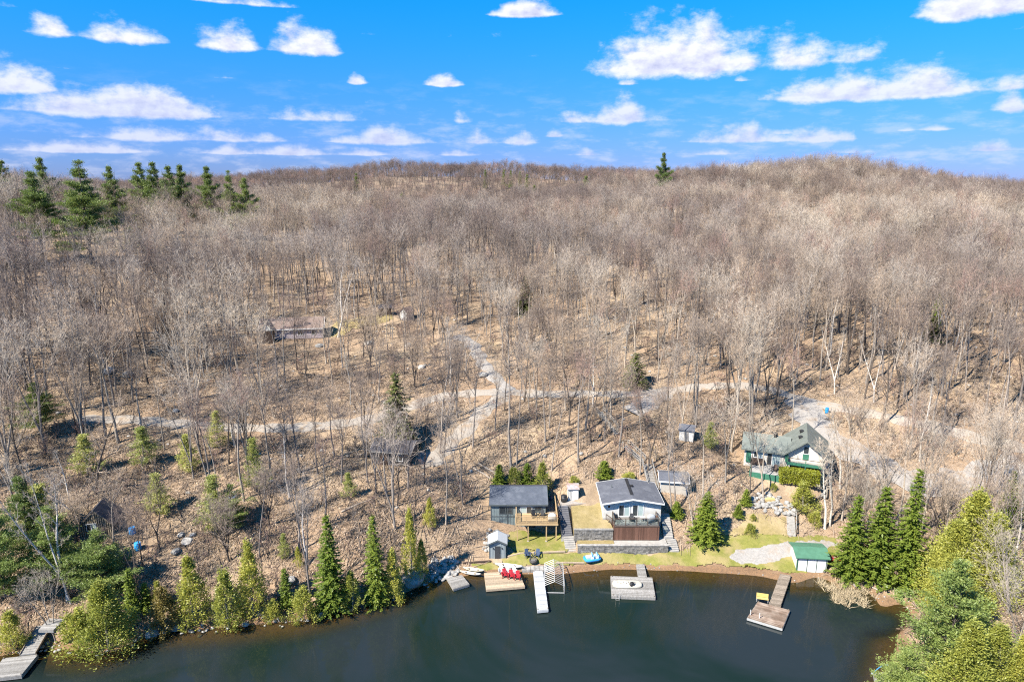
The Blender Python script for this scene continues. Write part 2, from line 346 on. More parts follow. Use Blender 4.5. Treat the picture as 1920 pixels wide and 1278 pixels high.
def lawn_material(name, dry):
    m, nt, out = newmat(name); T = NT(nt)
    pos = T.n('ShaderNodeNewGeometry').outputs['Position']
    a, b_, c = T.noise(pos, .35, 4, .6), T.noise(pos, 1.7, 5, .65), T.noise(pos, 14, 3, .7)
    g1, g2, g3 = ((.25, .24, .065), (.175, .185, .045), (.345, .275, .13)) if not dry else ((.33, .26, .12), (.25, .20, .09), (.40, .315, .18))
    col = T.mix(T.ramp(b_, .3, .7), g1, g2)
    col = T.mix(T.ramp(a, .42, .66, 0, .85), col, g3)
    col = T.mix(T.ramp(c, .5, .75, 0, .45), col, (.13, .13, .04) if not dry else (.19, .14, .07))
    col = T.mix(T.ramp(T.noise(pos, .8, 5, .7), .60, .72, 0, .5), col, (.34, .24, .14))
    b = T.n('ShaderNodeBsdfPrincipled', {'Base Color': col, 'Roughness': .9, 'Specular IOR Level': .1})
    bp = T.n('ShaderNodeBump', {'Strength': .6, 'Distance': .12, 'Height': T.m('ADD', c, b_)}); T.link(bp.outputs[0], b.inputs['Normal'])
    T.link(b.outputs[0], out.inputs[0]); return m
def gravel_material(name, c1, c2, c3, litter):
    m, nt, out = newmat(name); T = NT(nt)
    pos = T.n('ShaderNodeNewGeometry').outputs['Position']
    a, b_, c = T.noise(pos, .5, 5, .65), T.noise(pos, 3.2, 5, .7), T.noise(pos, 16, 3, .7)
    col = T.mix(T.ramp(b_, .32, .68), c1, c2); col = T.mix(T.ramp(c, .5, .72, 0, .6), col, c3)
    col = T.mix(T.ramp(a, .5, .70, 0, litter), col, (.33, .235, .15))
    b = T.n('ShaderNodeBsdfPrincipled', {'Base Color': col, 'Roughness': .95, 'Specular IOR Level': .15})
    bp = T.n('ShaderNodeBump', {'Strength': .6, 'Distance': .08, 'Height': c}); T.link(bp.outputs[0], b.inputs['Normal'])
    T.link(b.outputs[0], out.inputs[0]); return m
def water_material():
    m, nt, out = newmat('lake_water'); T = NT(nt)
    pos = T.n('ShaderNodeNewGeometry').outputs['Position']
    dep = T.n('ShaderNodeAttribute', attribute_name='depth').outputs['Fac']
    murk = T.ramp(dep, 0.0, 1.7, .25, 1.0)
    sway = T.noise(pos, .045, 4, .6, .8)
    body = T.mix(T.ramp(sway, .35, .65), (.008, .018, .013), (.018, .025, .028))
    df = T.n('ShaderNodeBsdfDiffuse', {'Color': body})
    tr = T.n('ShaderNodeBsdfTransparent', {'Color': (.62, .60, .40, 1)})
    mixd = T.n('ShaderNodeMixShader', {0: murk, 1: tr.outputs[0], 2: df.outputs[0]})
    v = T.n('ShaderNodeVectorMath', {0: pos, 1: (.6, 1.3, 1)}, operation='MULTIPLY').outputs[0]
    bp = T.n('ShaderNodeBump', {'Strength': .06, 'Distance': .05, 'Height': T.m('ADD', T.noise(v, 1.1, 4, .6), T.m('MULTIPLY', T.noise(v, .22, 3), 2.0))})
    gl = T.n('ShaderNodeBsdfGlossy', {'Roughness': .04, 'Normal': bp.outputs[0]})
    fr = T.n('ShaderNodeFresnel', {'IOR': 1.33, 'Normal': bp.outputs[0]})
    s = T.n('ShaderNodeMixShader', {0: fr.outputs[0], 1: mixd.outputs[0], 2: gl.outputs[0]})
    T.link(s.outputs[0], out.inputs[0]); return m

# ------------------------------------------------------------------ helpers
def link(o, parent=None):
    COL.objects.link(o)
    if parent is not None: o.parent = parent
    return o
def tag(o, label, cat=None, group=None, kind=None):
    o['label'] = label
    if cat: o['category'] = cat
    if group: o['group'] = group
    if kind: o['kind'] = kind
    return o
def thing(name, label, cat, loc, rz=0., group=None):
    o = bpy.data.objects.new(name, None); o.location = loc; o.rotation_euler = (0, 0, rz); o.empty_display_size = .2
    link(o); return tag(o, label, cat, group)
def struct(o, label=None):
    o['kind'] = 'structure'
    if label: o['label'] = label
    return o
def mesh_from(name, V, Fc, m=None, smooth=False):
    me = bpy.data.meshes.new(name); me.from_pydata([tuple(map(float, v)) for v in V], [], Fc)
    if m:
        for q in (m if isinstance(m, (list, tuple)) else [m]): me.materials.append(q)
    if smooth: me.polygons.foreach_set('use_smooth', [True] * len(me.polygons))
    me.update(); return me
def np_mesh(name, V, T3, m, midx=None, smooth=False):
    """Fast triangle mesh from arrays."""
    me = bpy.data.meshes.new(name); V = np.asarray(V, np.float32); T3 = np.asarray(T3, np.int32)
    me.vertices.add(len(V)); me.vertices.foreach_set('co', V.ravel())
    me.loops.add(T3.size); me.loops.foreach_set('vertex_index', T3.ravel())
    me.polygons.add(len(T3)); me.polygons.foreach_set('loop_start', np.arange(0, T3.size, 3, dtype=np.int32))
    for q in (m if isinstance(m, (list, tuple)) else [m]): me.materials.append(q)
    if midx is not None: me.polygons.foreach_set('material_index', np.asarray(midx, np.int32))
    if smooth: me.polygons.foreach_set('use_smooth', np.ones(len(T3), bool))
    me.update(calc_edges=True); me.validate(); return me
class MB:
    """Collects boxes, bars and prisms; build() links them as ONE mesh object."""
    def __init__(s): s.V, s.F = [], []
    def poly(s, V, Fc):
        b = len(s.V); s.V += [tuple(v) for v in V]; s.F += [tuple(b + i for i in f) for f in Fc]; return s
    def box(s, x0, x1, y0, y1, z0, z1, rot=0., piv=None, tilt=0.):
        V = [(x, y, z) for z in (z0, z1) for y in (y0, y1) for x in (x0, x1)]
        if rot or tilt:
            c = Vector(piv or ((x0 + x1) / 2, (y0 + y1) / 2, (z0 + z1) / 2)); M = Matrix.Rotation(rot, 3, 'Z') @ Matrix.Rotation(tilt, 3, 'X')
            V = [tuple(M @ (Vector(v) - c) + c) for v in V]
        return s.poly(V, [(0, 2, 3, 1), (4, 5, 7, 6), (0, 1, 5, 4), (2, 6, 7, 3), (0, 4, 6, 2), (1, 3, 7, 5)])
    def bar(s, a, b, w, h=None, up=(0, 0, 1)):
        a, b = Vector(a), Vector(b); h = h or w; d = (b - a).normalized(); upv = Vector(up)
        if abs(d.dot(upv)) > .95: upv = Vector((0, 1, 0))
        x = d.cross(upv).normalized() * w / 2; y = x.cross(d).normalized() * h / 2
        V = [p + i * x + j * y for p in (a, b) for i, j in ((-1, -1), (1, -1), (1, 1), (-1, 1))]
        return s.poly(V, [(0, 3, 2, 1), (4, 5, 6, 7), (0, 1, 5, 4), (1, 2, 6, 5), (2, 3, 7, 6), (3, 0, 4, 7)])
    def tube(s, pts, r, n=6, cap=True):
        pts = [Vector(p) for p in pts]; rr = r if isinstance(r, (list, tuple)) else [r] * len(pts); V, Fc = [], []
        for i, p in enumerate(pts):
            d = (pts[min(i + 1, len(pts) - 1)] - pts[max(i - 1, 0)]).normalized()
            a = Vector((0, 0, 1)) if abs(d.z) < .9 else Vector((1, 0, 0)); x = d.cross(a).normalized(); y = d.cross(x)
            V += [p + (x * math.cos(k * 6.2832 / n) + y * math.sin(k * 6.2832 / n)) * rr[i] for k in range(n)]
        for i in range(len(pts) - 1):
            for k in range(n): Fc.append((i * n + k, i * n + (k + 1) % n, (i + 1) * n + (k + 1) % n, (i + 1) * n + k))
        if cap: Fc += [tuple(range(n - 1, -1, -1)), tuple((len(pts) - 1) * n + k for k in range(n))]
        return s.poly(V, Fc)
    def prism(s, prof, y0, y1, axis='y'):
        """Extrude a profile of (x, z) along y (or (y, z) along x)."""
        n = len(prof)
        V = [((a, y, b) if axis == 'y' else (y, a, b)) for y in (y0, y1) for a, b in prof]
        return s.poly(V, [tuple(range(n)), tuple(range(2 * n - 1, n - 1, -1))] + [(i, n + i, n + (i + 1) % n, (i + 1) % n) for i in range(n)])
    def lathe(s, prof, n=12, c=(0, 0, 0)):
        V = [(c[0] + r * math.cos(k * 6.2832 / n), c[1] + r * math.sin(k * 6.2832 / n), c[2] + z) for r, z in prof for k in range(n)]; m = len(prof)
        Fc = [(i * n + k, i * n + (k + 1) % n, (i + 1) * n + (k + 1) % n, (i + 1) * n + k) for i in range(m - 1) for k in range(n)]
        return s.poly(V, Fc + [tuple(range(n - 1, -1, -1)), tuple((m - 1) * n + k for k in range(n))])
    def build(s, name, m, parent=None, smooth=False, kind=None, bevel=0.):
        me = mesh_from(name, s.V, s.F, m, smooth)
        import bmesh
        bm = bmesh.new(); bm.from_mesh(me); bmesh.ops.recalc_face_normals(bm, faces=bm.faces); bm.to_mesh(me); bm.free()
        o = bpy.data.objects.new(name, me)
        if bevel:
            b = o.modifiers.new('bevel', 'BEVEL'); b.width = bevel; b.segments = 1; b.limit_method = 'ANGLE'
        if kind: o['kind'] = kind
        return link(o, parent)
def B(name, m, parent, *boxes, **k):
    mb = MB()
    for b in boxes: mb.box(*b)
    return mb.build(name, m, parent, **k)
def copy_tree(o, loc, rz, label=None, scale=None):
    c = o.copy(); COL.objects.link(c); c.location = loc; c.rotation_euler = (0, 0, rz)
    if scale: c.scale = scale
    if label: c['label'] = label
    for ch in list(o.children):
        d = ch.copy(); COL.objects.link(d); d.parent = c
        for g in list(ch.children):
            e = g.copy(); COL.objects.link(e); e.parent = d
    return c

# ------------------------------------------------------------------ ground sheet, lake, roads, lawns
ys = [30.]
while ys[-1] < 1700: ys.append(ys[-1] + (.75 if ys[-1] < 130 else .75 + (ys[-1] - 130) * .022))
ys = np.array(ys); ss = np.linspace(-1, 1, 431)
GX = ss[None, :] * (ys[:, None] * .98 + 55); GY = np.repeat(ys[:, None], len(ss), 1)
GZ = ground(GX.ravel(), GY.ravel())
k_ = GY.ravel() < 200; GZ[k_] -= .22 * sstep(-.2, -.9, road_gap(GX.ravel()[k_], GY.ravel()[k_]))
nr, nc = GX.shape; idx = np.arange(nr * nc).reshape(nr, nc)
quads = np.stack((idx[:-1, :-1], idx[:-1, 1:], idx[1:, 1:], idx[1:, :-1]), -1).reshape(-1, 4)
tri = np.concatenate((quads[:, [0, 1, 2]], quads[:, [0, 2, 3]]))
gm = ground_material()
terrain_args = ('hillside_ground', np.stack((GX.ravel(), GY.ravel(), GZ), 1), tri, gm)
SUNK = []
# lake: one sheet that runs on behind the viewpoint
wy = np.concatenate((np.array([-900., -300, -100, -20, 20]), np.arange(40, 96, 1.2))); wx = np.concatenate((np.array([-900., -300, -140]), np.arange(-100, 80, 1.5), np.array([120., 300, 900])))
WX, WY = np.meshgrid(wx, wy); dep = np.clip(-base_height(WX.ravel(), np.maximum(WY.ravel(), 20)), 0, 5); dep[WY.ravel() < 50] = 5
i2 = np.arange(WX.size).reshape(WX.shape); q = np.stack((i2[:-1, :-1], i2[:-1, 1:], i2[1:, 1:], i2[1:, :-1]), -1).reshape(-1, 4)
me = np_mesh('lake', np.stack((WX.ravel(), WY.ravel(), np.zeros(WX.size)), 1), np.concatenate((q[:, [0, 1, 2]], q[:, [0, 2, 3]])), water_material())
at = me.attributes.new('depth', 'FLOAT', 'POINT'); at.data.foreach_set('value', dep.astype(np.float32))
lake = struct(link(bpy.data.objects.new('lake_water', me)), 'calm dark teal lake')

road_m = gravel_material('road_gravel', (.40, .36, .31), (.335, .295, .25), (.24, .205, .17), .85)
drive_m = gravel_material('drive_gravel', (.38, .355, .325), (.32, .295, .27), (.22, .20, .18), .7)
def ribbon(name, pts, hw, m, label, off):
    V, Fc, K = [], [], 7
    for i, p in enumerate(pts):
        t = pts[min(i + 1, len(pts) - 1)] - pts[max(i - 1, 0)]; n = np.array((-t[1], t[0])); n /= np.linalg.norm(n)
        for k in range(K):
            s = (k / (K - 1) - .5) * 2 * hw
            if k in (0, K - 1): s *= 1 + .22 * math.sin(i * 1.3 + k) + rnd.uniform(-.12, .12)
            x, y = p[:2] + n * s
            V.append((x, y, 0))
    V = np.array(V); V[:, 2] = ground(V[:, 0], V[:, 1]) + off - .1 * (np.abs(np.tile(np.arange(K), len(pts)) - 3) == 3)
    for i in range(len(pts) - 1):
        for k in range(K - 1): a = i * K + k; Fc.append((a, a + K, a + K + 1, a + 1))
    return struct(link(bpy.data.objects.new(name, mesh_from(name, V, Fc, m, True))), label)
for i, (nm, lab) in enumerate((('gravel_road', 'pale gravel road winding along the hillside'), ('driveway_to_garage', 'gravel drive running down to the dark garage'), ('hillside_drive', 'narrow grey drive climbing the wooded slope'), ('driveway_to_green_house', 'grey gravel drive behind the green roofed house'), ('parking_pull_in', 'short gravel pull-in below the road'))):
    ribbon(nm, *ROADLINES[nm], road_m if i in (0, 1) else drive_m, lab, .10 + .012 * i)
def pix_poly(px, z=None): return np.array([P(u, v)[:2] if z is None else wpt(u, v, z)[:2] for u, v in px])
def inside(poly, x, y):
    c = np.zeros(len(x), bool); n = len(poly)
    for i in range(n):
        (x1, y1), (x2, y2) = poly[i], poly[(i + 1) % n]
        k = ((y1 > y) != (y2 > y)) & (x < (x2 - x1) * (y - y1) / (y2 - y1 + 1e-12) + x1); c ^= k
    return c
def patch(name, poly, m, label, off, cell=.16, rough=.22):
    """Ground cover draped on the hill inside a polygon, with a ragged edge that dips into the soil."""
    x0, y0 = poly.min(0) - 1; x1, y1 = poly.max(0) + 1
    X, Y = np.meshgrid(np.arange(x0, x1, cell), np.arange(y0, y1, cell)); sh = X.shape
    X, Y = X.ravel(), Y.ravel()
    wob = lambda a, b, ph: sum(rough * w_ * np.sin(a * f_ + b * f_ * .37 + ph * (i_ + 1) + 1.3 * np.sin(a * f_ * .23)) for i_, (f_, w_) in enumerate(((.45, .9), (1.07, .7), (2.63, .45), (5.9, .3))))
    jx, jy = wob(Y, X, 1.1), wob(X, Y, 2.3)
    ins = inside(poly, X + jx, Y + jy).reshape(sh)
    soft = ins.astype(float)
    SUNK.append(poly)
    full = ins.copy(); full[1:-1, 1:-1] &= ins[:-2, 1:-1] & ins[2:, 1:-1] & ins[1:-1, :-2] & ins[1:-1, 2:]
    Z = ground(X, Y) + np.where(full.ravel(), off, -.03)
    idx = np.arange(X.size).reshape(sh)
    cells = ins[:-1, :-1] & ins[:-1, 1:] & ins[1:, 1:] & ins[1:, :-1]
    q = np.stack((idx[:-1, :-1], idx[:-1, 1:], idx[1:, 1:], idx[1:, :-1]), -1)[cells]
    used = np.unique(q); mp = np.full(X.size, -1); mp[used] = np.arange(len(used)); q = mp[q]
    me = np_mesh(name, np.stack((X, Y, Z), 1)[used], np.concatenate((q[:, [0, 1, 2]], q[:, [0, 2, 3]])), m, smooth=True)
    return struct(link(bpy.data.objects.new(name, me)), label)
lawn_m, dry_m = lawn_material('lawn_grass', False), lawn_material('dry_grass', True)
patch('lawn', pix_poly([(868, 1060), (905, 1050), (955, 1046), (958, 1034), (1060, 1034), (1085, 1035), (1255, 1033), (1275, 1029), (1330, 1012), (1400, 996), (1480, 1002), (1565, 1006), (1580, 1030), (1560, 1062), (1500, 1074), (1440, 1068), (1380, 1063), (1260, 1057), (1120, 1058), (1000, 1061), (940, 1066)]), lawn_m, 'green lawn strip along the shore below the cottages', .06)
patch('lawn_under_deck', pix_poly([(950, 996), (1000, 990), (1066, 996), (1066, 1033), (965, 1035), (948, 1015)]), lawn_m, 'small raised lawn in front of the dark grey cottage', .075)
patch('lawn_on_slope', pix_poly([(1338, 1010), (1380, 985), (1400, 958), (1440, 962), (1474, 968), (1474, 1004), (1400, 1000)]), dry_m, 'dry grass slope below the rock bank', .055)
patch('lawn_by_brown_house', pix_poly([(610, 634), (625, 606), (690, 588), (735, 582), (738, 600), (680, 612), (640, 632)]), lawn_material('straw_grass', True), 'straw coloured grass clearing beside the brown roofed house', .12, .4, .5)
patch('gravel_patch', pix_poly([(1364, 1048), (1385, 1031), (1430, 1020), (1480, 1013), (1500, 1010), (1572, 1016), (1574, 1028), (1497, 1036), (1482, 1044), (1430, 1060), (1390, 1062)]), gravel_material('white_gravel', (.38, .36, .335), (.29, .275, .255), (.16, .15, .135), .5), 'white gravel launch pad beside the green roofed boathouse', .11, .16, .2)
patch('garage_apron', pix_poly([(770, 850), (830, 845), (830, 872), (790, 882)]), road_m, 'gravel apron beside the dark roofed garage', .08)

# the soil lies a little lower under the laid surfaces
vv = terrain_args[1]
for poly in SUNK:
    c = poly.mean(0); k = inside(c + (poly - c) * .93, vv[:, 0], vv[:, 1]); vv[k, 2] -= .18
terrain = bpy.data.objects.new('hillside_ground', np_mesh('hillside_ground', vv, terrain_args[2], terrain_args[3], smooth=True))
struct(link(terrain), 'leaf covered wooded hillside rising from the lake')

# ------------------------------------------------------------------ trees: prototypes
bark_grey = barkmat('bark_grey', (.37, .335, .30), (.22, .20, .18), tints=((.7, .7, .72), (1.35, 1.28, 1.18)))
bark_dark = barkmat('bark_dark', (.13, .112, .10), (.075, .065, .058))
bark_white = barkmat('bark_white', (.66, .63, .59), (.50, .475, .44), marks=(.11, .10, .09))
twig_tan = barkmat('twig_tan', (.42, .36, .305), (.31, .262, .222), tints=((.72, .70, .72), (1.32, 1.22, 1.1)))
twig_umber = barkmat('twig_umber', (.27, .215, .185), (.19, .155, .135))
twig_pink = barkmat('twig_pink', (.40, .28, .235), (.31, .22, .19))
twig_pale = barkmat('twig_pale', (.54, .475, .405), (.42, .37, .315))
rng = np.random.default_rng(11)
def unit(v): return v / (np.linalg.norm(v, axis=-1, keepdims=True) + 1e-9)
class Segs:
    """Tapered branch tubes and flat twigs gathered into arrays."""
    def __init__(s): s.V, s.T, s.n = [], [], 0
    def tubes(s, A, Bp, ra, rb, k):
        """many straight tapered tubes at once: A, Bp (n,3), ra, rb (n,)"""
        A, Bp = np.asarray(A, float), np.asarray(Bp, float); n = len(A)
        if not n: return
        d = unit(Bp - A); ref = np.where(np.abs(d[:, 2:3]) < .9, np.array([[0, 0, 1.]]), np.array([[1., 0, 0]]))
        x = unit(np.cross(d, ref)); y = np.cross(d, x)
        th = np.arange(k) * 6.2832 / k; c, q = np.cos(th)[None, :, None], np.sin(th)[None, :, None]
        ring = x[:, None] * c + y[:, None] * q
        V = np.concatenate((A[:, None] + ring * np.asarray(ra)[:, None, None], Bp[:, None] + ring * np.asarray(rb)[:, None, None]), 1).reshape(-1, 3)
        i = np.arange(k); j = (i + 1) % k
        t = np.concatenate((np.stack((i, j, j + k), 1), np.stack((i, j + k, i + k), 1)))
        T = (t[None] + (np.arange(n) * 2 * k)[:, None, None]).reshape(-1, 3) + s.n
        s.V.append(V); s.T.append(T); s.n += len(V)
    def blades(s, A, Bp, w):
        """single triangles: a twig from A to Bp, w wide at its foot"""
        A, Bp = np.asarray(A, float), np.asarray(Bp, float); n = len(A)
        if not n: return
        side = unit(np.cross(Bp - A, rng.normal(size=(n, 3)))) * np.asarray(w).reshape(-1, 1) / 2
        V = np.stack((A - side, A + side, Bp), 1).reshape(-1, 3)
        s.V.append(V); s.T.append(np.arange(3 * n).reshape(-1, 3) + s.n); s.n += 3 * n
    def leaves(s, Ctr, D, U, L, W):
        """rhombic sprays: centre, direction, side axis, length, width"""
        n = len(Ctr); D = unit(D); U = unit(U); L = np.asarray(L).reshape(-1, 1); W = np.asarray(W).reshape(-1, 1)
        V = np.stack((Ctr, Ctr + D * L * .45 - U * W / 2, Ctr + D * L, Ctr + D * L * .45 + U * W / 2), 1).reshape(-1, 3)
        b = (np.arange(n) * 4)[:, None]
        T = np.concatenate((b + np.array([[0, 1, 2]]), b + np.array([[0, 2, 3]]))) + s.n
        s.V.append(V); s.T.append(T); s.n += 4 * n
    def arrays(s): return np.concatenate(s.V), np.concatenate(s.T)
def curve_pts(p, d, L, n, up, wig):
    """n+1 points of a branch that starts at p along d and bends by up."""
    pts = [np.array(p, float)]; d = np.array(d, float)
    for _ in range(n):
        d = unit(d + np.array((0, 0, up)) + rng.normal(size=3) * wig); pts.append(pts[-1] + d * L / n)
    return np.array(pts)
def bare_tree(H, h0, spread, nl, fork=1, lean=0., r0=None, up=.10, dens=1.0, tw=1.0, steep=0., vase=False):
    """Leafless hardwood: returns (trunk arrays, crown arrays)."""
    tr, cr = Segs(), Segs(); r0 = r0 or .0100 * H
    la = rng.uniform(0, 6.28); ld = np.array((math.cos(la), math.sin(la), 0)) * lean
    stems = []
    if fork == 1: stems.append((curve_pts((0, 0, -.4), unit(np.array((0, 0, 1.)) + ld), H + .4, 12, .015, .055), r0))
    else:
        hf = H * rng.uniform(.12, .38) if fork < 5 else 0.0
        low = curve_pts((0, 0, -.4), unit(np.array((0, 0, 1.)) + ld), hf + .4, 4, .02, .03)
        if fork < 5: tr.tubes(low[:-1], low[1:], np.linspace(r0, r0 * .8, 4), np.linspace(r0 * .95, r0 * .78, 4), 7)
        for i in range(fork):
            a = la + i * 6.28 / fork + rng.uniform(-.5, .5); sp = rng.uniform(.16, .34)
            stems.append((curve_pts(low[-1], unit(np.array((math.cos(a) * sp, math.sin(a) * sp, 1.)) + ld), (H - hf) * rng.uniform(.85, 1.05), 9, .05, .045), r0 * .72))
    LA, LB, LR, LS = [], [], [], []        # level 2 feet
    for pts, r in stems:
        n = len(pts) - 1; rad = r * np.clip(1 - np.linspace(0, 1, n + 1) ** 1.1, .05, 1); rad[0] *= 1.25
        tr.tubes(pts[:-1], pts[1:], rad[:-1], rad[1:], 7 if r > .1 else 5)
        zz = pts[:, 2]; m = max(5, int(nl / len(stems)))
        for t in np.sort(rng.uniform(0, 1, m)) :
            h = h0 * H + (H * (.82 if vase else .97) - h0 * H) * t ** (1.5 if vase else .9)
            k = min(np.searchsorted(zz, h), n) - 1; k = max(k, 0); f = np.clip((h - zz[k]) / (zz[k + 1] - zz[k] + 1e-6), 0, 1)
            p = pts[k] + (pts[k + 1] - pts[k]) * f; rr = (rad[k] * (1 - f) + rad[k + 1] * f)
            rel = (h / H - h0) / (1 - h0)
            if vase: L = (H * rng.uniform(.84, 1.02) - h) * 1.05 + .5
            else: L = H * spread * (.35 + .9 * rel) * (1.08 - rel) * 1.6 * rng.uniform(.65, 1.2)
            if L < .4: continue
            a = rng.uniform(0, 6.28); inc = rng.uniform(.16, .66) if vase else rng.uniform(.75, 1.15) * (1 - .45 * rel) - steep
            d = np.array((math.cos(a) * math.sin(inc), math.sin(a) * math.sin(inc), math.cos(inc)))
            q = curve_pts(p, d, L, 6, up, .11); lr = np.clip(rr * .5, .016, .11)
            R_ = lr * np.linspace(1, .16, 7)
            tr.tubes(q[:3], q[1:4], R_[:3], R_[1:4], 4); cr.tubes(q[3:-1], q[4:], R_[3:-1], R_[4:], 3)
            for s in rng.uniform(.22, 1.0, max(3, int((5 + L * 1.6) * dens))):
                i = min(int(s * 6), 5); g = s * 6 - i; foot = q[i] + (q[i + 1] - q[i]) * g; dr = unit(q[i + 1] - q[i])
                LA.append(foot); LB.append(unit(dr + rng.normal(size=3) * .62 + np.array((0, 0, .22)))); LR.append(max(R_[i] * .65, .014)); LS.append(L * (1.15 - s * .65) * rng.uniform(.3, .52))
        top = pts[-1]
        for _ in range(5): LA.append(pts[-2]); LB.append(unit(np.array((0, 0, 1.1)) + rng.normal(size=3) * .45)); LR.append(.014); LS.append(H * .06)
    A, D, Rr, L = np.array(LA), np.array(LB), np.array(LR), np.array(LS)
    D2 = unit(D + np.array((0, 0, .16)) + rng.normal(size=D.shape) * .2); M = A + D * (L * .5)[:, None]; E = M + D2 * (L * .5)[:, None]
    cr.tubes(A, M, Rr, Rr * .72, 3); cr.tubes(M, E, Rr * .72, Rr * .35, 3)
    # level 3 twigs and their tips
    k = max(4, int(6 * dens)); s = rng.uniform(.2, 1, (len(A), k, 1))
    P3 = np.where(s < .5, A[:, None] + (M - A)[:, None] * s * 2, M[:, None] + (E - M)[:, None] * (s * 2 - 1)).reshape(-1, 3)
    D3 = unit(np.repeat(D2, k, 0) + rng.normal(size=(len(P3), 3)) * .6 + np.array((0, 0, .2)))
    L3 = np.repeat(L, k) * rng.uniform(.28, .6, len(P3)); E3 = P3 + D3 * L3[:, None]
    cr.blades(P3, E3, .027 * tw + .006 * rng.random(len(P3)))
    k4 = 3; s = rng.uniform(.25, .95, (len(P3), k4, 1)); P4 = (P3[:, None] + (E3 - P3)[:, None] * s).reshape(-1, 3)
    D4 = unit(np.repeat(D3, k4, 0) + rng.normal(size=(len(P4), 3)) * .6 + np.array((0, 0, .12)))
    E4 = P4 + D4 * (np.repeat(L3, k4) * rng.uniform(.35, .75, len(P4)))[:, None]
    cr.blades(P4, E4, .017 * tw + .005 * rng.random(len(P4)))
    return tr.arrays(), cr.arrays()
def fir(H, Rm, droop=.35, whorls=34, leafL=.42, power=.85, gap=0.):
    tr, cr = Segs(), Segs(); pts = curve_pts((0, 0, -.3), (0, 0, 1), H + .2, 8, 0, .012)
    r = .012 * H * np.linspace(1, .08, 9); tr.tubes(pts[:-1], pts[1:], r[:-1], r[1:], 6)
    for w in range(whorls):
        t = (w + .3) / whorls; z = H * (.03 + .95 * t); Rz = Rm * (1 - t) ** power * rng.uniform(.82, 1.08) + .12
        nb = int(5 + 6 * (1 - t)); a0 = rng.uniform(0, 6.28)
        for b in range(nb):
            if gap and rng.random() < gap: continue
            a = a0 + b * 6.2832 / nb + rng.uniform(-.3, .3); L = Rz * rng.uniform(.62, 1.18); z = H * (.03 + .95 * t) + rng.uniform(-.012, .012) * H; out = np.array((math.cos(a), math.sin(a), 0)); sd = np.array((-math.sin(a), math.cos(a), 0))
            n = max(3, int(L / .2)); s = (np.arange(n) + .6) / n
            zc = z + L * (.12 * s - droop * s ** 1.6) + .06 * L * (s > .8)
            P_ = out[None] * (s * L)[:, None] + np.stack((0 * s, 0 * s, zc), 1)
            cr.tubes(P_[:1] * 0 + np.array((0, 0, z)), P_[-1:], [.02], [.006], 3)
            for sg in (-1, 1):
                D = out[None] * .75 + sd[None] * sg * rng.uniform(.7, 1.1, (n, 1)) + np.stack((0 * s, 0 * s, rng.uniform(-.35, .1, n)), 1)
                U = np.cross(D, np.array((0, 0, 1.))[None] + rng.normal(size=(n, 3)) * .35)
                cr.leaves(P_ + rng.normal(size=(n, 3)) * .03, D, U, leafL * (.6 + .9 * (1 - s) * L / max(Rm, .1)) * rng.uniform(.8, 1.2, n), leafL * .5 * rng.uniform(.7, 1.2, n))
            cr.leaves(P_, out[None] * 1.0 + rng.normal(size=(n, 3)) * .35, np.repeat(sd[None], n, 0) + rng.normal(size=(n, 3)) * .3, leafL * rng.uniform(.8, 1.3, n), leafL * .45 * np.ones(n))
    t_ = np.array((0, 0, H)); cr.leaves(np.repeat(t_[None], 6, 0) - np.array((0, 0, .5)), np.array((0, 0, 1.)) + rng.normal(size=(6, 3)) * .3, rng.normal(size=(6, 3)), .6 * np.ones(6), .16 * np.ones(6))
    return tr.arrays(), cr.arrays()
def cedar(H, Rm, n=5200, power=.7, leafL=.34, lobes=9, base=.02):
    """Arborvitae: dense upright sprays gathered in ragged clumps round a cone."""
    tr, cr = Segs(), Segs(); pts = curve_pts((0, 0, -.3), (0, 0, 1), H * .96, 6, 0, .02)
    r = .014 * H * np.linspace(1, .1, 7); tr.tubes(pts[:-1], pts[1:], r[:-1], r[1:], 6)
    nc = max(36, n // 75); ph = rng.uniform(0, 6.28, 6)
    t = rng.random(nc) ** .9; a = rng.uniform(0, 6.28, nc)
    rim = (1 - t) ** power * np.minimum(1, (t + .06) / .16) * (1 + .22 * np.sin(a * 3 + ph[0] + t * 9) + .16 * np.sin(a * 5 + ph[1] - t * 14)) + .04
    depth = np.sqrt(rng.uniform(.35, 1.08, nc)); rr = Rm * rim * depth
    Cc = np.stack((np.cos(a) * rr, np.sin(a) * rr, H * (base + (.97 - base) * t) + .0 * rr), 1)
    kk = n // nc; out = np.stack((np.cos(a), np.sin(a), np.zeros(nc)), 1)
    sz = (.25 + .55 * rng.random(nc)) * (.35 + .65 * (1 - t)) * max(Rm, .6) * .42
    P_ = (np.repeat(Cc, kk, 0) + rng.normal(size=(nc * kk, 3)) * np.repeat(sz, kk)[:, None] * np.array((.75, .75, 1.55)))
    D = np.repeat(out, kk, 0) * .7 + np.array((0, 0, .55)) + rng.normal(size=P_.shape) * .5
    U = np.cross(D, rng.normal(size=P_.shape))
    cr.leaves(P_, D, U, leafL * rng.uniform(.6, 1.3, len(P_)), leafL * .5 * rng.uniform(.6, 1.2, len(P_)))
    k = rng.integers(0, nc, 40); cr.tubes(np.stack((0 * k, 0 * k, Cc[k, 2] * .8), 1), Cc[k], np.full(40, .02), np.full(40, .006), 3)
    return tr.arrays(), cr.arrays()
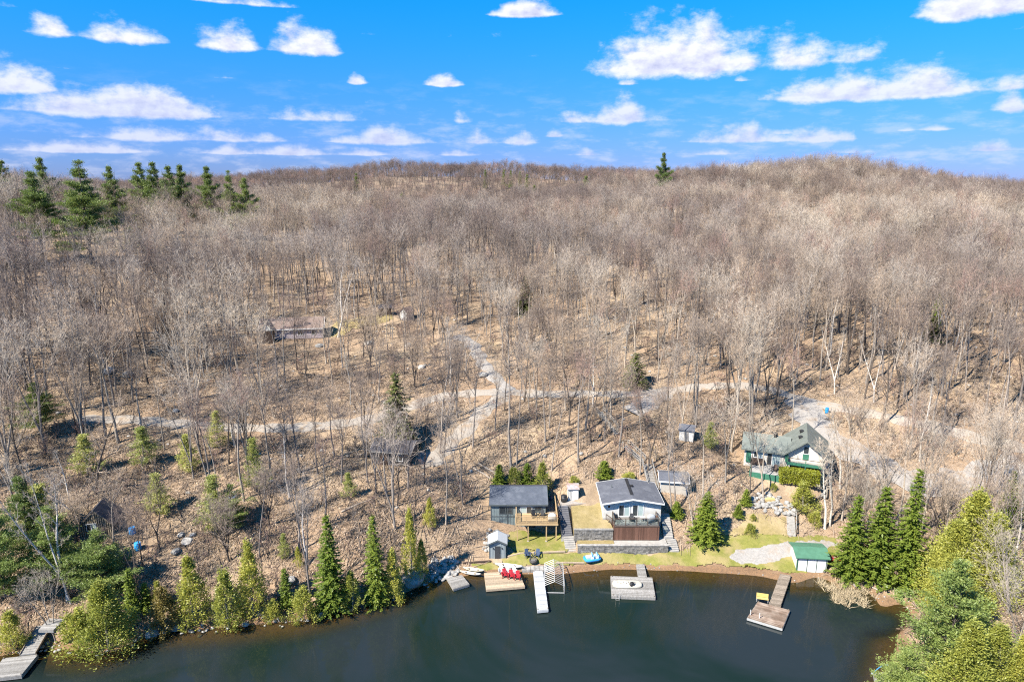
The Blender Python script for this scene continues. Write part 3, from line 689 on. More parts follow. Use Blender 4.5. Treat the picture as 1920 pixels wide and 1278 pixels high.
def pine(H, Rm, first=.25, whorls=12, tuft=.55, dense=1.9, needle=.30):
    """White pine: tiers of level boughs whose ends turn up, with tufts of needles."""
    tr, cr = Segs(), Segs(); pts = curve_pts((0, 0, -.3), (0, 0, 1), H, 9, 0, .02)
    r = .0125 * H * np.linspace(1, .08, 10); tr.tubes(pts[:-1], pts[1:], r[:-1], r[1:], 7)
    for w in range(whorls):
        t = np.clip((w + (rng.uniform(-.35, .35) if 0 < w < whorls - 1 else 0)) / (whorls - 1), 0, 1); z = H * (first + (.985 - first) * t)
        Rz = Rm * (.35 + .75 * (1 - abs(t - .28) ** 1.1)) * (1 - t ** 1.6 * .93) * rng.uniform(.7, 1.15)
        nb = int(rng.integers(4, 7)); a0 = rng.uniform(0, 6.28)
        for b in range(nb):
            if rng.random() < .15: continue
            a = a0 + b * 6.2832 / nb + rng.uniform(-.5, .5); L = Rz * rng.uniform(.45, 1.3)
            q = curve_pts((0, 0, min(z + rng.uniform(-.03, .03) * H, H * .99)), unit(np.array((math.cos(a), math.sin(a), .1 + .55 * t + rng.uniform(-.18, .22)))), L, 5, .05 + .05 * t, .06)
            rad = np.linspace(.045 + .01 * L, .012, 6); tr.tubes(q[:-1], q[1:], rad[:-1], rad[1:], 4)
            m = max(5, int(L * 5.5 * dense)); s = rng.uniform(.25, 1.02, m) * 5
            i = np.minimum(s.astype(int), 4); f = q[i] + (q[i + 1] - q[i]) * (s - i)[:, None]
            side = np.array((-math.sin(a), math.cos(a), 0)) * (rng.uniform(-1, 1, m) * (.22 * L + .25))[:, None]
            Tc = f + side + np.stack((0 * s, 0 * s, rng.uniform(-.05, .22, m)), 1)
            k = 15; C2 = np.repeat(Tc, k, 0) + rng.normal(size=(m * k, 3)) * tuft * np.array((.5, .5, .36))
            D = rng.normal(size=(m * k, 3)) * .55 + np.array((math.cos(a) * .5, math.sin(a) * .5, .5))
            cr.leaves(C2, D, np.cross(D, rng.normal(size=D.shape)), needle * rng.uniform(.7, 1.3, m * k), needle * .42 * rng.uniform(.7, 1.2, m * k))
    return tr.arrays(), cr.arrays()
green_fir = leafmat('needles_fir', (.19, .26, .04), (.12, .19, .035), .42, (.31, .37, .055))
green_cedar = leafmat('sprays_cedar', (.45, .455, .085), (.32, .36, .075), .45, (.58, .56, .12))
green_pine = leafmat('needles_pine', (.18, .245, .06), (.12, .185, .05), .4, (.28, .335, .085))
green_young = leafmat('needles_young_pine', (.44, .47, .14), (.35, .40, .12), .45, (.54, .53, .17))
green_hedge = leafmat('hedge_leaves', (.42, .43, .04), (.31, .34, .04), .4, (.53, .50, .06))
brown_cedar = leafmat('sprays_brown_cedar', (.33, .26, .08), (.25, .21, .065), .4, (.40, .30, .10))
green_dull = leafmat('needles_hemlock', (.17, .20, .065), (.12, .155, .055), .4, (.24, .25, .085))
PROTO = {}
def proto(key, arrays, bark, leaf):
    (tv, tt), (cv, ct) = arrays
    PROTO[key] = (np_mesh('trunk', tv, tt, bark, smooth=True), np_mesh('crown', cv, ct, leaf), (tv, tt, cv, ct, bark, leaf))
BARE = []
for i in range(7):
    k = 'maple%d' % i; H = 19.
    proto(k, bare_tree(H, (.50, .58, .42, .46, .62, .42, .54)[i], .24, (14, 12, 17, 15, 12, 16, 13)[i], fork=(1, 1, 3, 1, 1, 2, 2)[i], lean=rng.uniform(0, .06), steep=.2, vase=True, up=(.06, .04, .07, .04, .06, .05, .05)[i], dens=.62), (bark_grey, bark_grey, bark_grey, bark_dark, bark_grey, bark_dark, bark_grey)[i], (twig_tan, twig_tan, twig_pale, twig_umber, twig_pink, twig_umber, twig_pale)[i]); BARE.append(k)
for i in range(2):
    k = 'oak%d' % i; proto(k, bare_tree(15., .22, .32, 24, fork=(1, 3)[i], lean=.05, r0=.2, up=.02, vase=(i == 1), dens=.7), bark_dark, twig_tan); BARE.append(k)
for i in range(2):
    k = 'pole%d' % i; proto(k, bare_tree(18., .50, .17, 20, fork=1, lean=.04, r0=.13, steep=.2), bark_grey, twig_tan); BARE.append(k)
for i in range(2):
    k = 'birch%d' % i; proto(k, bare_tree(16., .38, .19, 24, fork=(1, 2)[i], lean=.12, r0=.19, steep=.25, tw=.8), bark_white, twig_pale); BARE.append(k)
for i in range(2):
    k = 'sapling%d' % i; proto(k, bare_tree(8., .28, .2, 14, fork=(1, 5)[i], lean=.08, r0=.055, tw=.75, steep=.2), bark_grey, twig_tan); BARE.append(k)
proto('shrub0', bare_tree(2.6, .15, .34, 14, fork=6, r0=.03, tw=.55), bark_grey, twig_tan)
proto('shrub1', bare_tree(3.4, .2, .28, 12, fork=5, r0=.03, tw=.55), bark_dark, twig_pink)
for i in range(2):
    proto('fir%d' % i, fir(13., 2.4, .34, 40, .42), bark_dark, green_fir)
proto('spire', fir(16., 2.7, .42, 52, .42, 1.0), bark_dark, green_fir)
proto('smallfir', fir(5., 1.25, .2, 20, .34), bark_dark, green_fir)
proto('hemlock', fir(13., 2.6, .5, 32, .5, .7, .15), bark_dark, green_dull)
for i in range(3): proto('cedar%d' % i, cedar(10., 1.9, 6200, (.95, .8, 1.1)[i], .27), bark_grey, green_cedar)
for i in range(3): proto('bigcedar%d' % i, cedar(12., 3.0, 17000, (.9, .8, 1.05)[i], .27), bark_grey, green_cedar)
proto('browncedar', cedar(8., 1.8, 5600, .6, .30), bark_grey, brown_cedar)
proto('cedarbush', cedar(4.5, 1.9, 4200, .55, .26), bark_grey, green_cedar)
for i in range(2): proto('pine%d' % i, pine(22., 5.0, (.16, .26)[i], 17), bark_dark, green_pine)
proto('youngpine', pine(7., 1.9, .1, 12, .36, .85, .24), bark_grey, green_young)
green_soft = leafmat('needles_soft_pine', (.27, .35, .095), (.19, .275, .08), .42, (.37, .43, .12))
proto('bigpine', pine(15., 4.4, .08, 17, .44, 1.8, .27), bark_dark, green_soft)
proto('cragpine', pine(20., 5.0, .3, 14, .6, 1.5, .42), bark_dark, green_pine)

# ------------------------------------------------------------------ conifers, each where it stands
def top_height(u, vb, vt):
    p = P(u, vb); return p, max(.6, lift(u, vt, p[1]) - p[2])
NAMES = {'fir': 'fir_tree', 'spi': 'spruce_tree', 'sma': 'fir_sapling', 'hem': 'hemlock_tree', 'ced': 'cedar_tree', 'bro': 'cedar_tree', 'bigc': 'cedar_tree', 'pin': 'pine_tree', 'you': 'young_pine_tree', 'big': 'pine_tree', 'cra': 'pine_tree'}
TREE_SPOTS = []
PH = {}
for k, (tm, cm, raw) in PROTO.items():
    cv = raw[2]; PH[k] = (float(max(cv[:, 2].max(), raw[0][:, 2].max())), float(np.percentile(np.hypot(cv[:, 0], cv[:, 1]), 96)))
def plant(key, pos, H, W, label, cat, group=None, name=None, rz=None, min_r=1.2, lean=None):
    tm, cm, _ = PROTO[key]; h0, r0 = PH[key]; sz = H / h0; sr = (W / 2) / r0 if W else sz
    if key in BARE: sr = min(sr, 1.15 * sz)
    root = thing(name or NAMES.get(key[:4], NAMES.get(key[:3], 'tree')), label, cat, (pos[0], pos[1], pos[2] - .05), rnd.uniform(0, 6.28) if rz is None else rz, group)
    root.scale = (sr, sr, sz)
    if lean: root.rotation_mode = 'ZXY'; root.rotation_euler = (lean[1], lean[0], root.rotation_euler[2])
    for nm, me in (('trunk', tm), ('crown', cm)):
        link(bpy.data.objects.new(nm, me), root)
    TREE_SPOTS.append((pos[0], pos[1], max(min_r, (W or 2) * .4)))
    return root
CONIFERS = [  # prototype, base pixel u, v, top v, width in pixels, label
 ('cedar0', 28, 1216, 1140, 66, 'rounded yellow-green cedar beside the grey dock ramp'),
 ('bigcedar0', 205, 1216, 1078, 108, 'broad yellow-green cedar leaning over the water near the grey dock ramp'),
 ('cedarbush', 150, 1222, 1135, 84, 'low yellow-green cedar bush at the water by the dock ramp'),
 ('browncedar', 312, 1186, 1095, 52, 'brownish thin cedar at the water between two yellow-green cedars'),
 ('cedar2', 366, 1166, 1034, 82, 'tall yellow-green cedar on the shore beside the brownish cedar'),
 ('cedar0', 430, 1178, 1060, 74, 'bushy yellow-green cedar hanging over the water, left of the tallest shore cedar'),
 ('cedar2', 476, 1152, 1006, 70, 'tall narrow yellow-green cedar with a brown tip behind the bushy shore cedar'),
 ('cedarbush', 514, 1163, 1122, 40, 'very small yellow-green cedar among grey rocks at the water'),
 ('cedarbush', 571, 1163, 1098, 62, 'round yellow-green cedar bush at the water left of the tall dark fir'),
 ('fir0', 623, 1143, 962, 74, 'tallest dark green fir on the left shore with a pointed top'),
 ('cedar1', 661, 1146, 1066, 52, 'shaggy olive cedar close to the right side of the tallest shore fir'),
 ('fir1', 706, 1131, 962, 58, 'dark green fir standing between two cedars near the boulder'),
 ('cedar2', 738, 1128, 1022, 54, 'olive cedar at the water beside the pale boulder'),
 ('cedar0', 772, 1092, 944, 46, 'slim tall yellow-green cedar behind the pale shore boulder'),
 ('cedar1', 792, 1088, 1006, 34, 'small bright cedar at the shore left of the grey float'),
 ('cedar2', 806, 985, 928, 30, 'single small cedar on the leaf covered slope left of the dark cottage'),
 ('smallfir', 250, 1148, 1062, 38, 'slender dark fir in the shade behind the broad shore cedar'),
 ('smallfir', 276, 1142, 1090, 34, 'short dark fir beside the slender shaded fir'),
 ('smallfir', 538, 1136, 1062, 34, 'small green fir on the rocky bank left of the round cedar bush'),
 ('cedar0', 300, 1140, 1085, 34, 'small olive cedar right of the short dark firs'),
 ('youngpine', 534, 1046, 998, 26, 'thin pale pine sapling leaning on the open slope'),
 ('cedar1', 560, 1062, 1022, 20, 'tiny yellow cedar at the foot of a dark trunk on the slope'),
 ('bigpine', 12, 1120, 940, 110, 'big bluish green pine at the left edge above the dock ramp'),
 ('bigpine', 112, 1100, 945, 120, 'wide dark green pine behind the white birch clump'),
 ('pine1', 60, 1050, 890, 96, 'green pine above the white birch clump at the left edge'),
 ('bigpine', 196, 1112, 990, 116, 'full green pine in front of the little striped hut'),
 ('youngpine', 355, 884, 812, 50, 'pale green young pine just below the gravel road'),
 ('youngpine', 410, 840, 768, 44, 'bright young pine touching the lower edge of the gravel road'),
 ('youngpine', 482, 922, 818, 50, 'tall pale young pine on the slope below the road'),
 ('youngpine', 407, 995, 888, 66, 'feathery young pine beside the blue tarpaulin'),
 ('bigpine', 438, 985, 905, 70, 'dark shaded pine next to the feathery young pine'),
 ('pine1', 78, 815, 715, 84, 'tall thin pale pine far left at road level'),
 ('youngpine', 272, 872, 798, 60, 'pale young pine behind the dark oak with the flat crown'),
 ('youngpine', 300, 965, 885, 58, 'faded young pine on the slope right of the white birches'),
 ('youngpine', 655, 934, 884, 32, 'small pale pine downhill of the dark garage'),
 ('hemlock', 746, 832, 696, 74, 'tall dark hemlock between the road and the dark garage'),
 ('hemlock', 760, 842, 778, 52, 'drooping dark hemlock just behind the dark garage'),
 ('smallfir', 936, 908, 868, 30, 'dark little fir behind the dark grey cottage, first of four evergreens'),
 ('cedarbush', 964, 908, 872, 36, 'small cedar behind the dark grey cottage, second of four evergreens'),
 ('smallfir', 988, 908, 866, 32, 'dark fir behind the dark grey cottage, third of four evergreens'),
 ('cedar0', 1016, 926, 862, 46, 'bright yellow-green cedar at the rear corner of the dark grey cottage'),
 ('cedarbush', 1076, 908, 890, 26, 'low green bush behind the white metal shed'),
 ('smallfir', 1132, 893, 862, 36, 'straggly dark fir behind the white cottage'),
 ('cedarbush', 1180, 902, 884, 36, 'low bright shrub over the back of the white cottage roof'),
 ('fir1', 1322, 1012, 920, 66, 'full dark fir on the lawn edge right of the white cottage'),
 ('smallfir', 1268, 968, 938, 28, 'small dark fir at the right side of the white cottage'),
 ('smallfir', 1384, 968, 944, 22, 'knee high green fir between the big fir and the rock bank'),
 ('cedarbush', 1406, 1002, 978, 28, 'low spreading green shrub on the dry grass slope'),
 ('cedarbush', 1412, 975, 962, 16, 'tiny bright shrub above the low spreading shrub'),
 ('cedarbush', 1527, 984, 956, 32, 'low green yew beside the log fence'),
 ('smallfir', 1398, 946, 915, 24, 'dark narrow fir left of the rock bank'),
 ('cedar0', 1504, 955, 900, 62, 'spreading yellow-green cedar below the clipped hedge'),
 ('cedarbush', 1450, 918, 904, 18, 'dark clipped round shrub below the patio'),
 ('fir0', 1592, 1082, 925, 76, 'green fir left of two others beside the boathouse'),
 ('fir1', 1641, 1084, 908, 88, 'broad fir in the middle of three beside the boathouse'),
 ('spire', 1694, 1096, 876, 92, 'very tall pointed spruce, rightmost of three beside the boathouse'),
 ('bigcedar0', 1808, 1105, 905, 118, 'tallest yellow-green cedar of the clump on the right shore'),
 ('bigcedar1', 1775, 1125, 965, 100, 'yellow-green cedar left of the tallest one in the right shore clump'),
 ('bigcedar2', 1850, 1120, 950, 105, 'yellow-green cedar right of the tallest one in the right shore clump'),
 ('bigcedar1', 1772, 1152, 1030, 84, 'olive cedar at the water in the right shore clump'),
 ('bigcedar0', 1800, 1165, 1045, 100, 'low olive cedar in front of the right shore clump'),
 ('bigpine', 1768, 1262, 1045, 165, 'big soft green pine hanging over the water at lower right'),
 ('bigcedar2', 1800, 1330, 1150, 125, 'bright yellow cedar at the bottom edge on the right shore'),
 ('bigpine', 1690, 1320, 1215, 120, 'drooping pine bough at the bottom edge beside the blue hoop'),
 ('bigcedar1', 1852, 1315, 1160, 90, 'pointed yellow-green cedar between two others at the bottom edge on the right shore'),
 ('fir1', 1880, 1010, 880, 56, 'dark fir by the right edge behind the huge cedar'),
 ('cedar0', 1918, 985, 868, 60, 'yellow-green cedar cut by the right edge beside the gravel drive'),
 ('bigcedar2', 1903, 1330, 1175, 95, 'yellow-green cedar in the lower right corner'),
 ('hemlock', 1190, 722, 660, 50, 'dark hemlock on the upper edge of the road above the white cottage'),
 ('youngpine', 1330, 840, 790, 34, 'thin pale pine between the small white hut and the green roofed house'),
 ('hemlock', 985, 588, 515, 46, 'dull green hemlock deep in the bare forest above the road'),
 ('smallfir', 1752, 612, 545, 24, 'lone pointed fir high in the bare forest on the right'),
 ('hemlock', 1745, 640, 590, 40, 'faint dull hemlock below the lone pointed fir'),
 ('pine0', 172, 492, 298, 112, 'large layered white pine with a bare lower trunk, right of two on the left hill'),
 ('pine1', 82, 488, 318, 96, 'layered white pine on the left hill, left of the larger one'),
 ('hemlock', 265, 470, 400, 80, 'dull hemlock to the right of the large layered white pine'),
 ('hemlock', 50, 500, 452, 70, 'low dull hemlock under the two white pines'),
 ('hemlock', 1485, 440, 400, 30, 'dull hemlock on the right hillside'),
 ('hemlock', 1285, 430, 385, 46, 'dull green hemlock below the lone ridge pine'),
 ('youngpine', 85, 1010, 905, 90, 'pale green pine behind the leaning birches at far left'),
 ('youngpine', 165, 890, 812, 60, 'pale pine in the shade of the spreading oak below the road')]
for key, u, vb, vt, w, lab in CONIFERS:
    p, H = top_height(u, vb, vt); W = w * (.84 if key[:5] == 'cedar' else .88 if key[:3] in ('fir', 'spi') else 1.) * (p[1] * math.cos(PITCH) - (p[2] - CAMZ) * math.sin(PITCH)) / F
    if key == 'hemlock' and vb < 500: p = np.array((p[0], p[1], p[2]))
    plant(key, p, H, W, lab, 'tree', 'evergreens')
# conifers that stand above the skyline: placed at a distance, height from the tip
for key, u, vt, y, H, lab in [('cragpine', 1243, 284, 385, 21, 'lone white pine standing above the bare ridge on the skyline'), ('cragpine', 1099, 304, 470, 17, 'small pine tip above the ridge left of the lone pine'),
                      ('cragpine', 79, 292, 250, 20, 'feathery pine tip on the left skyline'), ('cragpine', 288, 289, 265, 22, 'tallest pine tip of the cluster on the left skyline'), ('cragpine', 262, 299, 268, 18, 'pine tip at the left end of the skyline cluster'),
                      ('cragpine', 338, 292, 262, 22, 'broad pine tip right of the tallest one on the left skyline'), ('cragpine', 316, 308, 258, 18, 'yellowish pine crown between the two tallest skyline pines'), ('cragpine', 388, 309, 262, 18, 'pine crown right of the skyline cluster'),
                      ('pine0', 428, 318, 262, 17, 'rounded pine crown right of the skyline cluster'), ('cragpine', 457, 331, 262, 15, 'last small pine crown at the right end of the left skyline'), ('cragpine', 206, 308, 246, 22, 'dark pine just behind the large layered white pine'),
                      ('cragpine', 6, 297, 250, 19, 'pine tip at the far left edge of the skyline'), ('cragpine', 1412, 304, 430, 17, 'faint pine tip on the right ridge'), ('smallfir', 450, 318, 640, 14, 'tiny dark spruce on the far ridge at left'), ('smallfir', 668, 317, 700, 18, 'tiny dark spruce on the slope of the far ridge'), ('smallfir', 752, 345, 420, 14, 'little dark fir in the middle of the bare valley'),
                      ('smallfir', 910, 316, 760, 14, 'first tiny spruce on the far ridge'), ('smallfir', 945, 316, 760, 16, 'second tiny spruce on the far ridge'), ('smallfir', 958, 318, 760, 16, 'third tiny spruce on the far ridge'), ('smallfir', 975, 320, 740, 16, 'fourth tiny spruce on the far ridge'), ('smallfir', 988, 325, 720, 16, 'fifth tiny spruce on the far ridge'), ('smallfir', 1002, 326, 640, 14, 'sixth tiny spruce at the right end of the far ridge')]:
    x = (u - 960) / F * (y * math.cos(PITCH)); zt = lift(u, vt, y); g = gz(x, y); Hh = max(5., min(zt - g, 30. if u == 1243 else 27.))
    if u == 1243: TREE_SPOTS += [(x * .97, y - 10, 7.), (x * .94, y - 22, 7.)]
    if y < 300: TREE_SPOTS.append((x * .96, y - 9, 8.0))
    plant(key, (x, y, g), Hh, Hh * .34 if key == 'smallfir' else 11. if u == 1243 else None, lab, 'tree', 'evergreens on the skyline')

# bare trees that can be picked out in the photograph: prototype, base pixel, top pixel, label, kind
for key, u, vb, ut, vt, W, lab in [
 ('birch1', 134, 1130, 40, 862, 8.55, 'tall white birch with two leaning stems above the dock ramp'), ('birch0', 128, 1126, 82, 880, 6.65, 'slim white birch close beside the two stemmed birch'), ('birch0', 52, 1012, 12, 845, 7.6, 'white birch leaning at the far left edge'),
 ('birch1', 150, 985, 96, 842, 9.5, 'forked white birch behind the striped hut'), ('maple2', 106, 1205, 52, 1040, 8.7, 'grey bare tree leaning over the dock ramp'), ('oak0', 180, 925, 166, 735, 13.05, 'dark spreading oak below the left end of the road'),
 ('maple0', 217, 735, 205, 560, 8.7, 'tall straight bare tree above the left end of the road'), ('birch1', 634, 632, 650, 470, 15.2, 'white forked birch right of the brown roofed house'), ('birch0', 577, 1058, 556, 900, 7.6, 'white trunked birch on the open slope left of the tallest fir'),
 ('maple1', 562, 1032, 540, 840, 7.25, 'dark bare tree uphill of the white trunked birch'), ('oak1', 430, 1052, 402, 905, 7.25, 'pale bare tree right of the blue tarpaulin on the open slope'), ('pole0', 1259, 962, 1246, 800, 5.8, 'pale slim trunk in front of the tan shed'), ('pole1', 1267, 962, 1276, 770, 5.8, 'second slim trunk in front of the tan shed'),
 ('birch0', 1546, 990, 1535, 815, 7.6, 'white birch at the log fence'), ('birch1', 1556, 985, 1560, 790, 9.5, 'tall white birch right of the log fence'), ('maple0', 1578, 975, 1590, 780, 8.7, 'grey bare tree behind the left fir by the boathouse'), ('pole0', 958, 876, 955, 560, 5.8, 'very tall dark trunk behind the dark grey cottage, left of the pair'), ('pole1', 968, 876, 975, 590, 5.8, 'very tall dark trunk behind the dark grey cottage, right of the pair'),
 ('maple2', 868, 946, 860, 700, 8.7, 'tall pale trunk left of the dark grey cottage'), ('maple3', 795, 905, 790, 700, 8.7, 'bare tree right of the dark roofed garage'), ('maple0', 725, 930, 722, 740, 8.7, 'bare tree in front of the dark roofed garage'), ('maple6', 705, 925, 690, 760, 7.25, 'bare tree downhill of the dark roofed garage'), ('maple1', 825, 850, 830, 620, 8.7, 'tall tree in the clump above the garage apron'), ('maple5', 833, 845, 845, 600, 8.7, 'second tall tree in the clump above the garage apron'),
 ('maple2', 1908, 1235, 1880, 1000, 8.7, 'pale bare tree in the lower right corner'), ('maple6', 1890, 1150, 1905, 960, 10.15, 'bare tree right of the big shore cedars'), ('maple4', 1085, 868, 1080, 640, 8.7, 'bare tree on the slope behind the white metal shed'), ('maple0', 1160, 855, 1165, 650, 8.7, 'bare tree on the slope behind the white cottage'), ('maple1', 1318, 930, 1330, 740, 10.15, 'bare tree right of the tan shed'), ('maple2', 1300, 1000, 1310, 850, 7.25, 'pale thin tree behind the full dark fir'),
 ('maple3', 1405, 925, 1420, 740, 8.7, 'dark bare tree left of the patio'), ('maple6', 1360, 905, 1350, 720, 10.15, 'pale bare tree between the tan shed and the patio'), ('maple0', 640, 905, 632, 730, 8.7, 'bare tree left of the dark roofed garage'), ('maple4', 610, 985, 604, 800, 8.7, 'bare tree on the open slope above the tallest fir'), ('oak1', 505, 985, 495, 850, 8.7, 'low dark tree on the open slope'), ('maple5', 300, 1030, 262, 880, 8.7, 'dark leaning tree on the slope right of the blue barrels'), ('maple3', 268, 1062, 258, 930, 7.25, 'three stemmed dark tree below the blue barrels'),
 ('maple0', 1598, 905, 1606, 700, 8, 'tall bare tree just right of the cream house'), ('maple1', 1625, 925, 1632, 730, 8, 'tall bare tree behind the middle fir by the boathouse'), ('birch0', 1575, 915, 1568, 760, 6, 'pale birch close to the right wall of the cream house'), ('maple6', 1432, 935, 1426, 760, 8, 'bare tree below the left corner of the patio'),
 ('maple5', 745, 948, 752, 770, 8, 'dark bare tree downhill in front of the garage door'), ('maple1', 765, 915, 772, 720, 8, 'bare tree at the right corner of the garage'), ('pole0', 690, 905, 684, 720, 5, 'slim trunk at the left corner of the garage'), ('maple0', 215, 1030, 205, 860, 8, 'bare tree at the right corner of the striped hut'), ('oak1', 150, 1030, 120, 900, 8, 'low branching tree at the left corner of the striped hut')]:
    p = P(u, vb); H = lift(ut, vt, p[1]) - p[2]; fw = p[1] * math.cos(PITCH) - (p[2] - CAMZ) * math.sin(PITCH)
    xt = (ut - 960) / F * (p[1] * math.cos(PITCH) - (p[2] + H - CAMZ) * math.sin(PITCH))
    plant(key, p, math.hypot(H, xt - p[0]), W, lab, 'tree', 'bare trees that stand out', {'bir': 'birch_tree', 'oak': 'oak_tree'}.get(key[:3], 'maple_tree' if key[:3] == 'map' else 'bare_tree'), lean=(math.atan2(xt - p[0], H), 0))

# ------------------------------------------------------------------ buildings
siding_grey = mat('siding_grey', (.20, .245, .245), (.17, .21, .215), 2.5, .7, .15, 40, dirt=.25)
trim_grey = mat('trim_grey', (.10, .115, .12), rough=.6)
def shingle(name, c1, c2, c3):
    m, nt, out = newmat(name); T = NT(nt)
    tc = T.n('ShaderNodeTexCoord').outputs['Object']
    br = T.n('ShaderNodeTexBrick', {'Vector': tc, 'Color1': (*c1, 1), 'Color2': (*c2, 1), 'Mortar': (*[x * .55 for x in c2], 1), 'Scale': 1.0, 'Mortar Size': .012, 'Brick Width': .34, 'Row Height': .17}, offset=.5)
    col = T.mix(T.ramp(T.noise(tc, .7, 5, .65), .45, .7, 0, .6), br.outputs[0], c3)
    col = T.mix(T.ramp(T.noise(tc, 9, 3, .7), .5, .75, 0, .4), col, [x * .6 for x in c1])
    b = T.n('ShaderNodeBsdfPrincipled', {'Base Color': col, 'Roughness': .85, 'Specular IOR Level': .25})
    bp = T.n('ShaderNodeBump', {'Strength': .4, 'Distance': .02, 'Height': T.noise(tc, 25, 3)}); T.link(bp.outputs[0], b.inputs['Normal'])
    T.link(b.outputs[0], out.inputs[0]); MATS[name] = m; return m
roof_slate = shingle('roof_slate', (.10, .115, .145), (.08, .094, .12), (.15, .165, .195))
roof_grey = shingle('roof_grey', (.13, .137, .16), (.105, .112, .135), (.18, .188, .21))
roof_brown = shingle('roof_brown', (.27, .195, .165), (.23, .168, .142), (.32, .255, .22))
roof_dark = shingle('roof_dark', (.075, .075, .09), (.06, .06, .072), (.10, .10, .115))
roof_green = mat('roof_green_metal', (.185, .205, .185), (.15, .17, .152), 1.2, .5, .1, 12, .4, dirt=.35)
green_trim = mat('green_trim', (.055, .19, .125), (.045, .15, .10), 2, .5)
white_wall = mat('white_siding', (.66, .645, .60), (.58, .565, .53), 1.3, .6, .1, 30, dirt=.12)
cream_wall = mat('cream_wall', (.66, .62, .55), (.58, .54, .47), 1.3, .7, .1, 30, dirt=.15)
tan_wall = mat('tan_wall', (.50, .46, .40), (.44, .40, .345), 1.4, .7, .1, 30, dirt=.2)
white_trim = mat('white_trim', (.78, .78, .77), (.72, .72, .71), 2, .5)
glass = mat('window_glass', (.025, .03, .035), (.05, .06, .065), .8, .06, spec=.8)
curtain = mat('curtained_glass', (.33, .43, .42), (.42, .50, .48), 3, .15, spec=.7, stretch=(6, 1, .3))
pine_wood = mat('new_pine', (.50, .36, .20), (.40, .28, .155), 6, .7, .2, 30, stretch=(.3, 2, 2))
brown_wood = mat('stained_brown', (.16, .085, .06), (.13, .068, .048), 5, .7, .2, 30, stretch=(3, 3, .4))
dark_wood = mat('dark_brown_wood', (.10, .07, .055), (.07, .05, .04), 5, .75)
grey_wood = mat('weathered_grey_wood', (.33, .32, .305), (.23, .22, .205), 5, .85, .3, 30, stretch=(2, .5, 1), dirt=.35)
pale_wood = mat('pale_planks', (.46, .37, .265), (.37, .29, .205), 4, .8, .25, 30, stretch=(2, .5, 1), dirt=.2)
old_wood = mat('old_brown_grey_wood', (.30, .25, .20), (.20, .165, .13), 4, .85, .3, 25)
concrete = mat('concrete', (.40, .38, .35), (.33, .315, .29), 2, .9, .2, 30, dirt=.25)
black_metal = mat('black_metal', (.02, .02, .022), (.03, .03, .03), 4, .45, spec=.5)
alu = mat('white_aluminium', (.62, .62, .60), (.52, .52, .50), 3, .4, metal=.35)
stone_m = mat('grey_stone', (.36, .345, .32), (.17, .165, .158), 2.2, .9, .6, 18, rand=.25, detail=6)
stone_pale = mat('pale_stone', (.38, .365, .34), (.22, .21, .195), 2.0, .9, .6, 14, rand=.2, detail=6)
def gable(root, x0, x1, y0, y1, z0, ze, zr, axis, over, wm, rm, fm=None, t=.14, front_over=None):
    """Walls and pitched roof. axis: direction of the ridge."""
    fo = over if front_over is None else front_over
    if axis == 'x':
        a0, a1, e0, e1 = y0, y1, x0, x1
    else:
        a0, a1, e0, e1 = x0, x1, y0, y1
    am = (a0 + a1) / 2; s = (zr - ze) / (am - a0)
    ex = 'x' if axis == 'x' else 'y'
    MB().prism([(a0, z0), (a1, z0), (a1, ze), (am, zr), (a0, ze)], e0, e1, ex).build('wall', wm, root)
    lo = [(a0 - over, ze - over * s + .03), (am, zr + .03), (a1 + over, ze - over * s + .03)]
    rf = MB().prism(lo + [(a, z + t) for a, z in reversed(lo)], e0 - fo, e1 + over, ex).build('roof', rm, root)
    if fm:
        for e, sg in ((e0 - fo, -1), (e1 + over, 1)):
            f2 = [(a, z - .06) for a, z in lo]
            MB().prism(f2 + [(a, z + t + .075) for a, z in reversed(f2)], e + sg * .003, e + sg * .05, ex).build('fascia', fm, rf)
        for a, z in (lo[0], lo[2]):
            sg = -1 if a < am else 1
            mb = MB()
            if axis == 'x': mb.box(e0 - fo, e1 + over, min(a + sg * .003, a + sg * .05), max(a + sg * .003, a + sg * .05), z - .08, z + t - .01)
            else: mb.box(min(a + sg * .003, a + sg * .05), max(a + sg * .003, a + sg * .05), e0 - fo, e1 + over, z - .08, z + t - .01)
            mb.build('gutter', fm, rf)
    return rf
def window(root, x0, x1, y, z0, z1, fm, gm_=None, mull=1, w=.08, name='window', proud=.05):
    """Window in a wall that faces -y: frame with its panes set back."""
    mb = MB().box(x0, x1, y - proud, y + .02, z1 - w, z1).box(x0, x1, y - proud, y + .02, z0, z0 + w).box(x0, x0 + w, y - proud + .002, y + .02, z0 + w, z1 - w).box(x1 - w, x1, y - proud + .002, y + .02, z0 + w, z1 - w)
    for i in range(1, mull + 1):
        c = x0 + (x1 - x0) * i / (mull + 1); mb.box(c - w / 2, c + w / 2, y - proud + .002, y + .02, z0 + w, z1 - w)
    f = mb.build(name, fm, root)
    for i in range(mull + 1):
        a, b = x0 + (x1 - x0) * i / (mull + 1), x0 + (x1 - x0) * (i + 1) / (mull + 1)
        g_ = gm_[i % len(gm_)] if isinstance(gm_, list) else (gm_ or glass)
        B('pane', g_, f, (a + w * .6, b - w * .6, y - proud + .03, y + .012, z0 + w, z1 - w))
    return f
def door(root, x0, x1, y, z0, z1, m, name='door'):
    d = B(name, m, root, (x0, x1, y - .05, y + .02, z0, z1)); B('handle', black_metal, d, (x1 - .14, x1 - .08, y - .11, y - .05, (z0 + z1) / 2 - .06, (z0 + z1) / 2 + .06)); return d
def battens(root, x0, x1, y, z0, z1, m, step=.4, name='batten_siding'):
    mb = MB(); x = x0 + .02
    while x < x1: mb.box(x, x + .05, y - .03, y - .001, z0, z1); x += step
    return mb.build(name, m, root)
